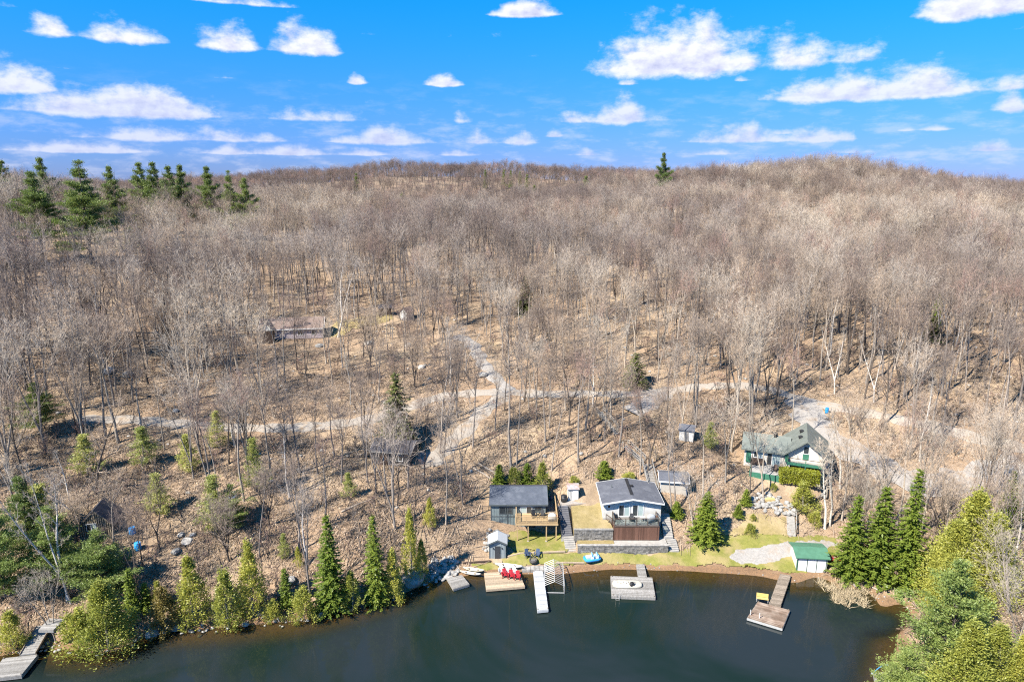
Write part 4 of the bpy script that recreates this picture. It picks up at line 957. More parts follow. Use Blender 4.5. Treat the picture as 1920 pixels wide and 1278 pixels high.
def railing(root, pts, h, m, spacing=1.5, bal=.14, infill=None, name='railing', top=.09, post=.09):
    """Posts, rails and balusters along a polyline (local coordinates)."""
    for i in range(len(pts) - 1):
        a, b = Vector(pts[i]), Vector(pts[i + 1]); L = (b - a).length; n = max(1, round(L / spacing))
        for k in range(n + (1 if i == len(pts) - 2 else 0)):
            p = a + (b - a) * k / n; MB().box(p.x - post / 2, p.x + post / 2, p.y - post / 2, p.y + post / 2, p.z, p.z + h).build('railing_post', m, root)
        MB().bar(a + Vector((0, 0, h + .03)), b + Vector((0, 0, h + .03)), top * 1.3, .05).build('handrail', m, root)
        MB().bar(a + Vector((0, 0, .12)), b + Vector((0, 0, .12)), .05, .07).build('bottom_rail', m, root)
        if infill:
            MB().bar(a + Vector((0, 0, h * .55)), b + Vector((0, 0, h * .55)), .012, h * .72).build('glass_panel', infill, root)
        elif bal:
            mb = MB(); k = max(2, int(L / bal))
            for q in range(1, k): p = a + (b - a) * q / k; mb.box(p.x - .018, p.x + .018, p.y - .018, p.y + .018, p.z + .14, p.z + h)
            mb.build('baluster_lattice', m, root)
def decking(root, x0, x1, y0, y1, z, m, along='x', w=.14, t=.04, name='decking'):
    mb = MB()
    if along == 'x':
        y = y0
        while y < y1 - .02: mb.box(x0 + rnd.uniform(0, .02), x1 - rnd.uniform(0, .02), y, min(y + w - .012, y1), z - t, z + rnd.uniform(-.004, .004)); y += w
    else:
        x = x0
        while x < x1 - .02: mb.box(x, min(x + w - .012, x1), y0 + rnd.uniform(0, .02), y1 - rnd.uniform(0, .02), z - t, z + rnd.uniform(-.004, .004)); x += w
    return mb.build(name, m, root)

# --- dark grey cottage (two storeys on the slope, deck on posts)
T_ = thing('cottage', 'dark grey two storey cottage with slate roof and pine deck on posts', 'house', (0, 91.5, 1.4)); r = T_
rf = gable(r, -3.1, 4.95, 0, 6.2, -.4, 4.35, 5.65, 'x', .28, siding_grey, roof_slate, trim_grey, front_over=.2)
battens(r, -3.1, 4.95, 0, -.3, 4.3, siding_grey)
B('corner_trim', trim_grey, r, (-3.14, -3.0, -.04, -.002, -.4, 4.3)); B('corner_trim', trim_grey, r, (4.85, 4.98, -.04, -.002, -.4, 4.3))
B('frieze_board', trim_grey, r, (-3.0, 4.85, -.045, -.003, 4.06, 4.3)); B('belt_board', trim_grey, r, (-3.0, .4, -.045, -.003, 2.32, 2.44))
window(r, -1.9, .05, -.03, 2.75, 3.95, trim_grey, [glass, glass], 1, .09)
window(r, 1.25, 2.95, -.03, 2.62, 4.0, white_trim, [curtain, glass], 1, .07, 'sliding_door')
window(r, 3.3, 4.4, -.03, 3.2, 3.95, trim_grey, [glass], 0, .08)
window(r, 2.2, 3.5, -.03, .1, 1.9, trim_grey, [glass, glass], 1, .08, 'patio_door')
B('downpipe', trim_grey, r, (-.72, -.64, -.09, -.035, -.3, 4.1))
B('ridge_cap', roof_dark, rf, (-3.3, 5.2, 2.98, 3.22, 5.80, 5.86))
D_ = thing('deck', 'light pine deck on four posts in front of the dark grey cottage', 'deck', (0, 88.3, 1.5))
decking(D_, .55, 6.5, 0, 3.1, 2.85, pine_wood); decking(D_, 5.12, 6.5, 3.12, 8.6, 2.85, old_wood, 'y', name='side_decking')
B('edge_beam', pine_wood, D_, (.55, 6.5, -.06, -.005, 2.55, 2.80)); B('edge_beam', pine_wood, D_, (.49, .545, -.06, 3.1, 2.55, 2.80)); B('edge_beam', pine_wood, D_, (6.505, 6.56, -.06, 8.6, 2.55, 2.80))
for x in (.75, 2.3, 4.9, 6.3):
    p = B('post', pine_wood, D_, (x - .075, x + .075, .05, .2, -.1, 2.8)); B('footing', concrete, p, (x - .14, x + .14, -.02, .27, -.3, .06))
for x in (5.3, 6.3): B('post', pine_wood, D_, (x - .07, x + .07, 7.6, 7.74, 1.4, 2.8))
railing(D_, [(.6, 3.0, 2.85), (.6, .05, 2.85), (6.45, .05, 2.85), (6.45, 8.5, 2.85)], 1.0, pine_wood, 1.5)
# --- white cottage (low gable to the lake, brown deck)
r = thing('cottage', 'white cottage with low grey gable roof and two sliding windows facing the lake', 'house', (17.1, 89.6, 2.3))
rf = gable(r, -4.0, 4.25, 0, 6.1, -.3, 4.62, 5.3, 'y', .32, white_wall, roof_grey, white_trim, front_over=.62)
B('foundation', concrete, r, (-4.03, 4.28, -.04, 6.1, -.5, 2.2))
MB().box(-.07, .32, .7, 6.2, 5.42, 5.56).build('ridge_vent', black_metal, rf)
MB().lathe([(.16, 0), (.16, .25), (.24, .27), (.24, .38), (.05, .44)], 10, (.55, 3.6, 5.25)).build('roof_vent', black_metal, rf)
MB().lathe([(.06, 0), (.06, .5)], 8, (-2.3, 3.9, 5.0)).build('vent_pipe', trim_grey, rf)
window(r, -1.85, -.2, -.01, 2.5, 4.36, white_trim, [glass, curtain], 1, .1, 'sliding_window', .07)
window(r, .12, 1.77, -.01, 2.5, 4.36, white_trim, [glass, curtain], 1, .1, 'sliding_window', .07)
rw = MB(); prof = [(.20, -.07), (.32, -.07), (.32, 0), (.20, 0)]
V = [(-3.2 + q * math.cos(k * .3927), y_, 4.02 + q * math.sin(k * .3927)) for q, y_ in prof for k in range(16)]
rw.poly(V, [(i * 16 + k, i * 16 + (k + 1) % 16, ((i + 1) % 4) * 16 + (k + 1) % 16, ((i + 1) % 4) * 16 + k) for i in range(4) for k in range(16)])
f_ = rw.build('round_window', white_trim, r); MB().poly([(-3.2 + .21 * math.cos(k * .3927), -.03, 4.02 + .21 * math.sin(k * .3927)) for k in range(16)] + [(-3.2 + .21 * math.cos(k * .3927), -.005, 4.02 + .21 * math.sin(k * .3927)) for k in range(16)], [tuple(range(16)), tuple(range(31, 15, -1))] + [(k, 16 + k, 16 + (k + 1) % 16, (k + 1) % 16) for k in range(16)]).build('pane', glass, f_)
mb = MB()
for i in range(13): mb.box(-4.0, 4.25, -.014, -.001, 2.25 + i * .18, 2.25 + i * .18 + .165)
mb.build('clapboard_siding', white_wall, r)
D_ = thing('deck', 'brown deck with plank skirt and glass railing below the white cottage', 'deck', (17.1, 87.2, 2.35))
decking(D_, -2.75, 3.55, 0, 2.3, 2.27, grey_wood)
mb = MB(); x = -2.75
while x < 3.5: mb.box(x, min(x + .145, 3.55), -.035, -.005, .03, 2.05); x += .155
mb.build('plank_skirt', brown_wood, D_); B('skirt_core', brown_wood, D_, (-2.75, 3.55, 0, 2.25, 0, 2.2))
B('edge_beam', dark_wood, D_, (-2.8, 3.6, -.07, -.037, 2.06, 2.25)); B('skirt_door', brown_wood, D_, (2.25, 3.3, -.075, -.04, .06, 2.0))
for x in (-2.78, .62, 2.2, 3.5): B('skirt_batten', brown_wood, D_, (x, x + .1, -.06, -.036, .02, 2.05))
rail_glass = mat('rail_glass', (.30, .33, .34), (.25, .28, .29), 2, .08, spec=.6)
gm2, nt2, out2 = newmat('clear_rail_glass'); T2 = NT(nt2)
T2.link(T2.n('ShaderNodeMixShader', {0: .16, 1: T2.n('ShaderNodeBsdfTransparent', {'Color': (.9, .95, .95, 1)}).outputs[0], 2: T2.n('ShaderNodeBsdfGlossy', {'Roughness': .05, 'Color': (.8, .9, .9, 1)}).outputs[0]}).outputs[0], out2.inputs[0])
railing(D_, [(-2.7, 2.2, 2.28), (-2.7, .03, 2.28), (3.5, .03, 2.28), (3.5, 2.2, 2.28)], 1.0, dark_wood, 1.55, None, gm2)
railing(D_, [(-2.9, .6, 2.1), (-3.7, 1.6, 2.3)], .85, dark_wood, 1.3, .16)
# --- small grey shed at the water
r = thing('garden_shed', 'small pale grey garden shed with dark door near the water', 'shed', (-2.0, 85.0, .75))
gable(r, -1.15, 1.15, 0, 2.2, -.3, 2.3, 2.85, 'y', .2, mat('shed_grey', (.30, .345, .36), (.26, .30, .315), 3, .7), mat('roof_pale', (.47, .49, .50), (.42, .44, .45), 5, .6), trim_grey, front_over=.25)
door(r, -.38, .38, -.01, .05, 1.95, mat('charcoal_door', (.04, .045, .055), (.05, .055, .06), 3, .5))
B('corner_trim', trim_grey, r, (-1.17, -1.08, -.03, -.002, -.2, 2.25)); B('corner_trim', trim_grey, r, (1.08, 1.17, -.03, -.002, -.2, 2.25)); battens(r, -1.05, -.42, -.001, 0, 2.3, mat('shed_grey', None), .22); battens(r, .45, 1.05, -.001, 0, 2.3, mat('shed_grey', None), .22)
for x in (-.6, .62): B('wall_lamp', black_metal, r, (x - .05, x + .05, -.12, -.03, 1.55, 1.75))
B('ramp', pale_wood, r, (-.65, .65, -.95, -.06, -.16, .03))
# --- white metal shed with rusty roof
r = thing('metal_shed', 'narrow white corrugated metal shed with rusty roof beside the white cottage', 'shed', (9.15, 93.9, 5.0))
MB().prism([(0, -.4), (1.4, -.4), (1.4, 2.05), (0, 1.95)], -.78, .78, 'x').build('wall', white_wall, r)
mb = MB(); x = -.78
while x < .75: mb.prism([(x, 0), (x + .05, -.05), (x + .13, -.05), (x + .18, 0)], 0, 1, 'y') if False else mb.box(x, x + .1, -.05, -.001, -.3, 1.93); x += .21
mb.build('corrugated_cladding', white_wall, r)
MB().prism([(-.22, 1.94), (1.55, 2.14), (1.55, 2.2), (-.22, 2.0)], -.92, .92, 'x').build('roof', mat('rusty_roof', (.33, .22, .17), (.40, .40, .42), 1.6, .6), r)
B('door', white_trim, r, (-.05, .72, -.075, -.052, -.2, 1.8))
# --- tan shed behind the white cottage
r = thing('storage_shed', 'tan storage shed with grey roof at the foot of the timber stairs', 'shed', (24.3, 94.6, 5.6), R(-9))
gable(r, -1.95, 1.95, 0, 3.4, -.6, 2.25, 2.75, 'x', .3, tan_wall, roof_grey, white_trim)
window(r, -1.95 + .02, -1.93 + .02, 0, 0, .1, white_trim) if False else None
B('corner_trim', white_trim, r, (-1.97, -1.86, -.03, -.002, -.4, 2.2)); B('corner_trim', white_trim, r, (1.86, 1.97, -.03, -.002, -.4, 2.2)); B('base_board', white_trim, r, (-1.86, 1.86, -.03, -.002, -.12, .05))
B('door', white_wall, r, (-1.995, -1.955, .9, 1.8, -.1, 1.9))
# --- house with green roofs
gp = P(1507, 894); G0 = (gp[0], gp[1], gp[2] - .2)
r = thing('house', 'cream house with green metal roofs, steep front gable and green balcony', 'house', G0, R(-22))
rf = gable(r, -2.7, 2.7, 0, 7.5, -1, 4.0, 6.15, 'y', .75, cream_wall, roof_green, roof_green, front_over=.7)
window(r, -.45, .4, -.01, 4.0, 5.3, white_trim, [glass], 0, .08); B('panel', green_trim, r, (-.45, .4, -.05, -.003, 3.1, 3.94))
window(r, -2.2, -.6, -.01, .3, 2.0, white_trim, [glass, glass], 1); window(r, .5, 2.2, -.01, .3, 2.0, white_trim, [glass, glass], 1)
bl = B('balcony', concrete, r, (-2.6, 2.6, -1.5, -.01, 2.62, 2.78)); B('rail_board', green_trim, bl, (-2.62, 2.62, -1.6, -1.51, 2.55, 2.98)); B('handrail', dark_wood, bl, (-2.62, 2.62, -1.62, -1.5, 3.6, 3.66))
for x in (-2.55, 0, 2.55): B('balcony_post', green_trim, bl, (x - .06, x + .06, -1.58, -1.46, -.8, 3.62))
for x in (-2.5, 2.5): B('rail_board', green_trim, bl, (x - .03, x + .03, -1.5, -.05, 2.8, 3.5))
MB().prism([(-3.0, 3.65), (-2.6, 3.9), (-2.6, 2.4), (-2.9, 2.4)], -.4, -.3, 'y').build('gable_bracket', green_trim, r)
lw = gable(r, -9.0, -2.72, 1.2, 6.4, -.8, 3.35, 4.9, 'x', .45, cream_wall, roof_green, roof_green)
window(r, -7.6, -6.2, 1.19, 1.85, 2.9, white_trim, [glass, curtain], 1); window(r, -5.5, -4.9, 1.19, .95, 2.95, dark_wood, [glass], 0, .07, 'door'); window(r, -4.8, -3.6, 1.19, .95, 2.95, white_trim, [curtain, curtain], 1, .07, 'sliding_door')
B('green_door', green_trim, r, (-8.7, -8.0, 1.12, 1.18, .9, 2.85))
for x, y, z in ((-4.6, 3.6, 4.9), (-.9, 2.6, 5.35), (-.75, 5.0, 5.5)):
    ch = MB().lathe([(.28, -.5), (.28, .35)], 10, (x, y, z)).build('chimney', black_metal, r); MB().lathe([(.36, .34), (.38, .5), (.1, .66)], 10, (x, y, z)).build('chimney_cap', black_metal, ch)
B('blue_tarpaulin', mat('blue_tarp', (.05, .22, .55), (.08, .30, .66), 3, .4), r, (3.05, 3.5, 4.6, 6.8, .2, 2.2))
pz = -.55
r = thing('patio', 'pale concrete patio with low green edge in front of the cream house', 'patio', G0, R(-22))
B('slab', concrete, r, (-7.8, -2.9, -2.6, 1.1, -1.2, .85)); B('edge_board', green_trim, r, (-7.9, -2.9, -2.72, -2.61, -.2, .9)); B('edge_board', green_trim, r, (-7.9, -7.81, -2.6, .6, -.2, .9)); B('slab_step', concrete, r, (-6.8, -3.1, .2, 1.1, .854, .98))
# --- boathouse with green roof
bp0 = P(1523, 1073); r = thing('boathouse', 'white panelled boathouse with green roof at the water edge', 'boathouse', (bp0[0] - .1, bp0[1] + .1, max(bp0[2], .25)), R(-5))
MB().prism([(0, -.5), (3.0, -.5), (3.0, 2.4), (1.5, 2.75), (0, 2.15)], -1.95, 1.95, 'x').build('wall', white_wall, r)
MB().prism([(-.28, 2.10), (1.5, 2.82), (3.3, 2.45), (3.3, 2.55), (1.5, 2.94), (-.28, 2.22)], -2.25, 2.25, 'x').build('roof', mat('boathouse_green', (.085, .205, .135), (.07, .17, .11), 1.5, .5), r)
for i in range(3):
    p = B('panel', white_trim, r, (-1.82 + i * 1.23, -.64 + i * 1.23, -.03, -.003, .02, 2.06))
for i in range(4): B('panel_batten', mat('dark_green_paint', (.04, .09, .07), None, 2, .5), r, (-1.93 + i * 1.235, -1.85 + i * 1.235, -.05, -.002, -.1, 2.1))
B('sill', trim_grey, r, (-1.95, 1.95, -.07, -.004, -.15, .0)); B('gable_trim', green_trim, r, (-2.0, -1.955, -.05, .12, -.2, 1.75))
# --- brown roofed house up the hill
hp = P(548, 636); r = thing('house', 'long mauve grey house with brown roof and white gable end up the hill', 'house', (hp[0], hp[1], hp[2]), R(10))
mauve = mat('mauve_siding', (.44, .38, .40), (.39, .34, .355), 1.5, .7)
gable(r, -6.6, 6.6, 0, 6.4, -.8, 2.5, 4.2, 'x', .4, mauve, roof_brown, white_trim)
MB().prism([(.1, 2.5), (6.3, 2.5), (3.2, 4.15)], -6.66, -6.605, 'x').build('gable_end', white_wall, r)
window(r, 1.2, 2.4, -.005, .9, 2.0, white_trim, [glass, glass], 1); window(r, 4.2, 5.2, -.005, .9, 2.0, white_trim, [glass], 0); MB().prism([(-6.55, 2.5), (-3.6, 2.5), (-3.6, 2.55), (-5.07, 4.0), (-6.55, 2.55)], -1.75, -.5, 'y').build('porch_gable', white_wall, r); MB().prism([(-6.9, 2.42), (-5.07, 4.1), (-3.25, 2.42), (-3.25, 2.54), (-5.07, 4.24), (-6.9, 2.54)], -1.9, 2.6, 'y').build('porch_roof', roof_brown, r); B('screen_porch', dark_wood, r, (-6.5, -3.65, -1.7, -.004, -.9, 2.49)); B('base_board', dark_wood, r, (-4.55, 6.6, -.05, -.003, -.9, .1))
hp = P(722, 592); r = thing('small_shed', 'small dark shed beside the straw coloured clearing', 'shed', tuple(hp), R(10)); gable(r, -1.5, 1.5, 0, 2.4, -.5, 1.9, 2.4, 'x', .2, dark_wood, roof_dark); B('door', old_wood, r, (-.4, .4, -.05, -.004, 0, 1.7))
hp = P(757, 600); r = thing('small_shed', 'tiny white gabled shed right of the straw coloured clearing', 'shed', tuple(hp), R(-35)); gable(r, -1.1, 1.1, 0, 2.4, -.5, 1.9, 2.9, 'y', .2, white_wall, roof_brown); B('door', white_trim, r, (-.4, .4, -.05, -.004, 0, 1.6))
# --- dark roofed garage, striped hut, white hut
hp = P(734, 872); r = thing('garage', 'dark roofed low garage half hidden by bare trees', 'garage', tuple(hp), R(-10)); rf = gable(r, -3.0, 2.9, 0, 5, -.8, 2.3, 3.1, 'x', .4, mat('garage_wall', (.12, .11, .105), (.09, .085, .08), 2, .8), roof_dark, grey_wood); door(r, -1.8, -.6, -.01, -.1, 1.95, dark_wood); window(r, .4, 1.9, -.005, .8, 1.8, white_trim, [glass, glass], 1)
hp = P(182, 1003); r = thing('hut', 'little hut with striped plank gable and small white window in the trees', 'hut', tuple(hp), R(12)); rf = gable(r, -1.9, 1.9, 0, 3.6, -.8, 1.5, 3.4, 'y', .3, mat('hut_core', (.09, .075, .06), None, 2, .8), roof_dark, old_wood, front_over=.1)
x = -1.88
while x < 1.85:
    zt = 3.32 - abs(x + .07) * 1.0
    B('plank', mat('hut_plank', (.42, .36, .26), (.33, .28, .20), 3, .8), r, (x, x + .13, -.05, -.002, -.6, max(zt, .4))); x += .25
window(r, -1.1, .1, -.05, .7, 1.75, white_trim, [glass, curtain], 1)
hp = P(1286, 827); r = thing('hut', 'small white hut with grey roof on the slope above the tan shed', 'hut', tuple(hp), R(-20)); gable(r, -1.15, 1.15, 0, 2.4, -.8, 1.9, 2.4, 'x', .2, white_wall, roof_grey); B('door', grey_wood, r, (-.4, .4, -.05, -.004, 0, 1.7))

# ------------------------------------------------------------------ walls, stairs, terraces
def stone_wall(name, label, x0, x1, y, z0, z1, th=.32):
    r = thing(name, label, 'wall', ((x0 + x1) / 2, y, z0)); L = x1 - x0; mb = MB(); z = 0.; k = 0; H = z1 - z0
    while z < H - .05:
        hh = min(rnd.uniform(.17, .25), H - z); x = -L / 2 - rnd.uniform(0, .3)
        while x < L / 2:
            w = rnd.uniform(.28, .62); a, b = max(x, -L / 2), min(x + w - .02, L / 2)
            if b - a > .06: mb.box(a, b, -rnd.uniform(.0, .07), th - .02, z + .008, z + hh - .012, rnd.uniform(-.015, .015))
            x += w
        z += hh
    mb.build('stone_courses', stone_m, r, kind='stuff')
    B('core', mat('mortar', (.13, .12, .11), None, 2, .9), r, (-L / 2 + .03, L / 2 - .03, .03, th, -.4, H - .03))
    x = -L / 2 - .05; mb = MB()
    while x < L / 2: w = min(.75, L / 2 + .05 - x); mb.box(x, x + w - .012, -.1, th + .05, H + .003, H + .08); x += w
    mb.build('coping', stone_pale, r); return r
stone_wall('retaining_wall', 'lower long grey stone retaining wall along the lawn', 9.15, 21.75, 85.75, 1.0, 2.32)
stone_wall('retaining_wall', 'upper shorter grey stone retaining wall left of the brown deck', 8.75, 14.25, 87.35, 2.1, 3.85)
r = struct(MB().poly([(8.8, 87.6, 3.82), (14.3, 87.6, 3.82), (13.4, 93.2, 5.05), (8.75, 93.6, 5.05), (8.8, 87.6, 1.5), (14.3, 87.6, 1.5), (13.4, 93.2, 2.5), (8.75, 93.6, 2.5)], [(0, 1, 2, 3), (7, 6, 5, 4), (0, 4, 5, 1), (1, 5, 6, 2), (2, 6, 7, 3), (3, 7, 4, 0)]).build('terrace_lawn', dry_m), 'dry grass terrace between the two cottages')
struct(B('planter_bed', dry_m, None, (9.2, 14.3, 86.07, 87.34, 1.2, 2.28)), 'dry grass strip between the two stone walls')
struct(B('paved_terrace', concrete, None, (14.35, 21.7, 86.07, 89.5, 1.2, 2.33)), 'pale paving in front of the brown deck')
struct(MB().poly([(7.2, 92.3, 5.06), (11.0, 93.0, 5.1), (11.2, 94.0, 5.14), (7.2, 94.0, 5.14), (7.2, 92.3, 4.2), (11, 93, 4.2), (11.2, 94, 4.2), (7.2, 94, 4.2)], [(0, 1, 2, 3), (7, 6, 5, 4), (0, 4, 5, 1), (1, 5, 6, 2), (2, 6, 7, 3), (3, 7, 4, 0)]).build('gravel_landing', drive_m), 'gravel landing at the white metal shed')
def flight(name, label, a, b, w, n, m, sides=None, rail=None, wa=0.):
    """Stairs from a (foot) to b (head); treads are parts."""
    a, b = Vector(a), Vector(b); d = Vector((b.x - a.x, b.y - a.y, 0)); L = d.length; rz = math.atan2(-d.x, d.y)
    r = thing(name, label, 'stairs', a, rz); t = L / n; h = (b.z - a.z) / n
    for i in range(n): B('step', m, r, (-w / 2, w / 2, i * t, (i + 1) * t + .06, (i + 1) * h - (.16 if sides else .45), (i + 1) * h + rnd.uniform(-.006, .006)))
    if sides:
        for s in (-1, 1): MB().bar((s * (w / 2 + .05), 0, .05), (s * (w / 2 + .05), L, b.z - a.z), .07, .26).build('stringer', sides, r)
    if rail:
        for s in rail[0]:
            k = max(2, round(L / 1.6))
            for i in range(k + 1): B('railing_post', rail[1], r, (s * (w / 2 + .1) - .045, s * (w / 2 + .1) + .045, L * i / k - .045, L * i / k + .045, (b.z - a.z) * i / k - .3, (b.z - a.z) * i / k + .95))
            for q in (.55, .95): MB().bar((s * (w / 2 + .1), 0, q), (s * (w / 2 + .1), L, b.z - a.z + q), .06, .09).build('handrail', rail[1], r)
    return r
shaded_step = mat('shade_toned_step', (.16, .16, .175), (.12, .12, .13), 3, .85)  # shade on the upper flight, put into the colour of its treads
flight('garden_steps', 'short flight of pale steps beside the lower stone wall', (8.25, 86.0, 1.25), (8.1, 88.0, 2.5), 1.5, 7, concrete)
flight('garden_steps', 'long shaded flight of steps between the dark cottage and the grass terrace', (7.85, 88.1, 2.5), (7.45, 92.3, 5.05), 1.5, 14, shaded_step, None, ((-1,), black_metal))
struct(B('step_landing', concrete, None, (7.0, 8.74, 87.98, 88.5, 1.6, 2.46)), 'landing between the two flights')
flight('garden_steps', 'lower flight of grey steps at the end of the long stone wall', (22.7, 85.9, 1.25), (22.5, 87.5, 2.35), 1.35, 6, concrete)
flight('garden_steps', 'upper flight of grey steps along the right side of the brown deck', (22.2, 87.7, 2.4), (22.3, 91.2, 4.4), 1.3, 10, concrete)
def up(p, dz): return (p[0], p[1], p[2] + dz)
flight('timber_stairs', 'grey timber stairs with handrails climbing left of the tan shed', up(P(1226, 925), .1), up(P(1213, 872), .2), 1.3, 18, grey_wood, old_wood, ((-1, 1), grey_wood))
flight('timber_stairs', 'middle flight of weathered timber stairs in the bare trees', up(P(1205, 868), .2), up(P(1172, 838), .2), 1.1, 12, grey_wood, old_wood, ((-1, 1), grey_wood))
flight('timber_stairs', 'highest flight of weathered timber stairs near the road', up(P(1158, 815), .2), up(P(1124, 775), .3), 1.1, 14, grey_wood, old_wood, ((-1, 1), grey_wood))
flight('timber_stairs', 'timber stairs beside the cream house', up(P(1540, 932), .1), up(P(1543, 892), .2), 1.4, 14, grey_wood, old_wood)
flight('stone_steps', 'grey stone steps running straight down to the white gravel', up(P(1484, 1004), .05), up(P(1482, 968), .1), 1.1, 12, concrete)
def log_fence(name, label, px):
    pts_ = [Vector(P(u, v)) for u, v in px]; o = pts_[0]; r = thing(name, label, 'fence', o)
    for i in range(len(pts_) - 1):
        a, b = pts_[i] - o, pts_[i + 1] - o; n = max(1, round((b - a).length / 1.5))
        for k in range(n + 1): p = a + (b - a) * k / n; MB().tube([p + Vector((0, 0, -.3)), p + Vector((0, 0, 1.0))], .075, 7).build('post', old_wood, r)
        for z in (.35, .8): MB().tube([a + Vector((0, 0, z)), b + Vector((0, 0, z + .05))], .06, 6).build('rail', grey_wood, r)
log_fence('log_fence', 'split log fence beside the stone steps and up to the cream house', [(1492, 1003), (1493, 968), (1518, 950), (1546, 932)])
# rocks: a few shapes, each stone its own object
STONES = []
for i in range(6):
    import bmesh
    bm = bmesh.new(); bmesh.ops.create_icosphere(bm, subdivisions=2, radius=1)
    ax = rng.normal(size=(7, 3)); ax = unit(ax); of = rng.uniform(.55, .9, 7)
    for v in bm.verts:
        c = np.array(v.co)
        for a, o_ in zip(ax, of):
            k = c @ a
            if k > o_: c = c - a * (k - o_) * .9
        c = c * (1 + .05 * math.sin(c[0] * 7 + i) * math.cos(c[1] * 6)); v.co = c * np.array((1, .8, .62))
    me = bpy.data.meshes.new('stone'); bm.to_mesh(me); bm.free(); me.materials.append(stone_pale if i % 2 else stone_m); STONES.append(me)
def stone(name, p, s, parent=None, sink=.25):
    o = bpy.data.objects.new(name, STONES[rnd.randrange(6)]); o.location = (p[0], p[1], p[2] + s * (.62 - sink) - .1 * s); o.scale = (s * rnd.uniform(.8, 1.3), s * rnd.uniform(.8, 1.2), s * rnd.uniform(.75, 1.1)); o.rotation_euler = (rnd.uniform(-.2, .2), rnd.uniform(-.2, .2), rnd.uniform(0, 6.28))
    return link(o, parent)
def stone_bank(name, label, px, n, s0, s1):
    poly = pix_poly(px); r = thing(name, label, 'rocks', (0, 0, 0)); lo, hi = poly.min(0), poly.max(0); k = 0
    while k < n:
        x, y = rnd.uniform(lo[0], hi[0]), rnd.uniform(lo[1], hi[1])
        if inside(poly, np.array([x]), np.array([y]))[0]: stone('stone', (x, y, gz(x, y)), rnd.uniform(s0, s1), r); k += 1
stone_bank('rock_bank', 'bank of pale grey rocks below the cream house', [(1400, 948), (1412, 930), (1440, 922), (1470, 935), (1492, 955), (1484, 968), (1440, 962), (1412, 955)], 90, .25, .55)
stone_bank('rock_pile', 'dark rock pile beside the dark grey cottage and its small shed', [(905, 1010), (918, 990), (950, 998), (955, 1018), (915, 1035), (900, 1030)], 60, .18, .42)
stone_bank('rock_shore', 'tumbled grey rocks on the shore left of the small float', [(800, 1086), (815, 1050), (850, 1040), (868, 1060), (850, 1082), (820, 1092)], 60, .2, .6)
for u, v, s, lab in [(774, 1088, 1.7, 'big pale boulder at the water between the cedars'), (527, 1112, .7, 'grey rock on the bank beside the small fir'), (545, 1092, .9, 'blocky grey rock on the bank above the round cedar bush'), (604, 1152, .6, 'grey rock at the water left of the tallest fir'),
                  (352, 1016, .8, 'mossy rock on the open slope near the blue tarpaulin'), (340, 1004, .6, 'round rock on the slope, upper of a trio'), (330, 1036, .7, 'upright rock below the trio on the slope'), (362, 1003, .5, 'small rock at the right of the trio'), (285, 1188, .8, 'pale rock at the water left of the tall shore cedar'), (330, 1180, .6, 'flat rock at the foot of the tall shore cedar'),
                  (160, 1163, .5, 'small pale rock above the broad shore cedar'), (505, 1150, .6, 'rock behind the very small cedar'), (460, 1172, .5, 'low rock in the shallow water under the bushy cedar'), (1605, 1098, .5, 'rock behind the dry reeds'), (205, 700, 1.4, 'large pale boulder in the trees above the left end of the road'), (240, 705, 1.2, 'second large boulder above the left end of the road'), (330, 772, .7, 'boulder just above the gravel road'),
                  (765, 650, 1.0, 'boulder in the trees below the straw coloured clearing'), (600, 650, .9, 'boulder below the right end of the brown roofed house'), (690, 645, .9, 'boulder between the brown roofed house and the hillside drive'), (790, 690, .8, 'boulder left of the hillside drive'), (905, 705, 1.0, 'dark boulder at the foot of the hillside drive')]:
    tag(stone('boulder', P(u, v), s), lab, 'boulder', 'boulders')
# fallen trunks and poles
for (u1, v1, u2, v2, rr, lab) in [(888, 868, 938, 905, .13, 'longest of the bare poles lying behind the dark grey cottage'), (896, 868, 944, 903, .1, 'second bare pole of the stack behind the dark grey cottage'), (884, 876, 932, 908, .11, 'third bare pole of the stack behind the dark grey cottage'), (902, 872, 946, 899, .09, 'uppermost bare pole behind the dark grey cottage'),
                             (848, 1046, 852, 1066, .12, 'short log propped on the rocks by the small float'), (843, 1050, 862, 1068, .10, 'log leaning against the rocks by the small float'), (1395, 948, 1440, 915, .16, 'fallen trunk above the rock bank'), (1420, 930, 1380, 900, .14, 'fallen trunk left of the patio'), (420, 1004, 500, 975, .16, 'long fallen trunk on the open slope near the blue tarpaulin'), (640, 960, 700, 935, .12, 'fallen trunk on the slope below the garage'),
                             (1655, 1110, 1600, 1085, .10, 'fallen pole lying at the edge of the reeds'), (560, 700, 640, 712, .2, 'fallen trunk in the wood below the brown roofed house'), (1095, 860, 1150, 845, .14, 'fallen trunk on the slope above the white cottage'), (800, 672, 850, 668, .18, 'fallen trunk left of the hillside drive'), (250, 740, 330, 752, .18, 'fallen trunk above the left part of the road'), (1330, 880, 1390, 868, .13, 'fallen trunk left of the cream house')]:
    a, b = Vector(P(u1, v1)) + Vector((0, 0, rr * .8)), Vector(P(u2, v2)) + Vector((0, 0, rr * .8)); m_ = (a + b) / 2 + Vector((.1, .1, 0)); m_.z = gz(m_.x, m_.y) + rr * .9
    tag(MB().tube([a, m_, b], [rr, rr * .85, rr * .6], 8).build('fallen_log', bark_dark if rr > .125 else twig_pale), lab, 'log', 'fallen logs')

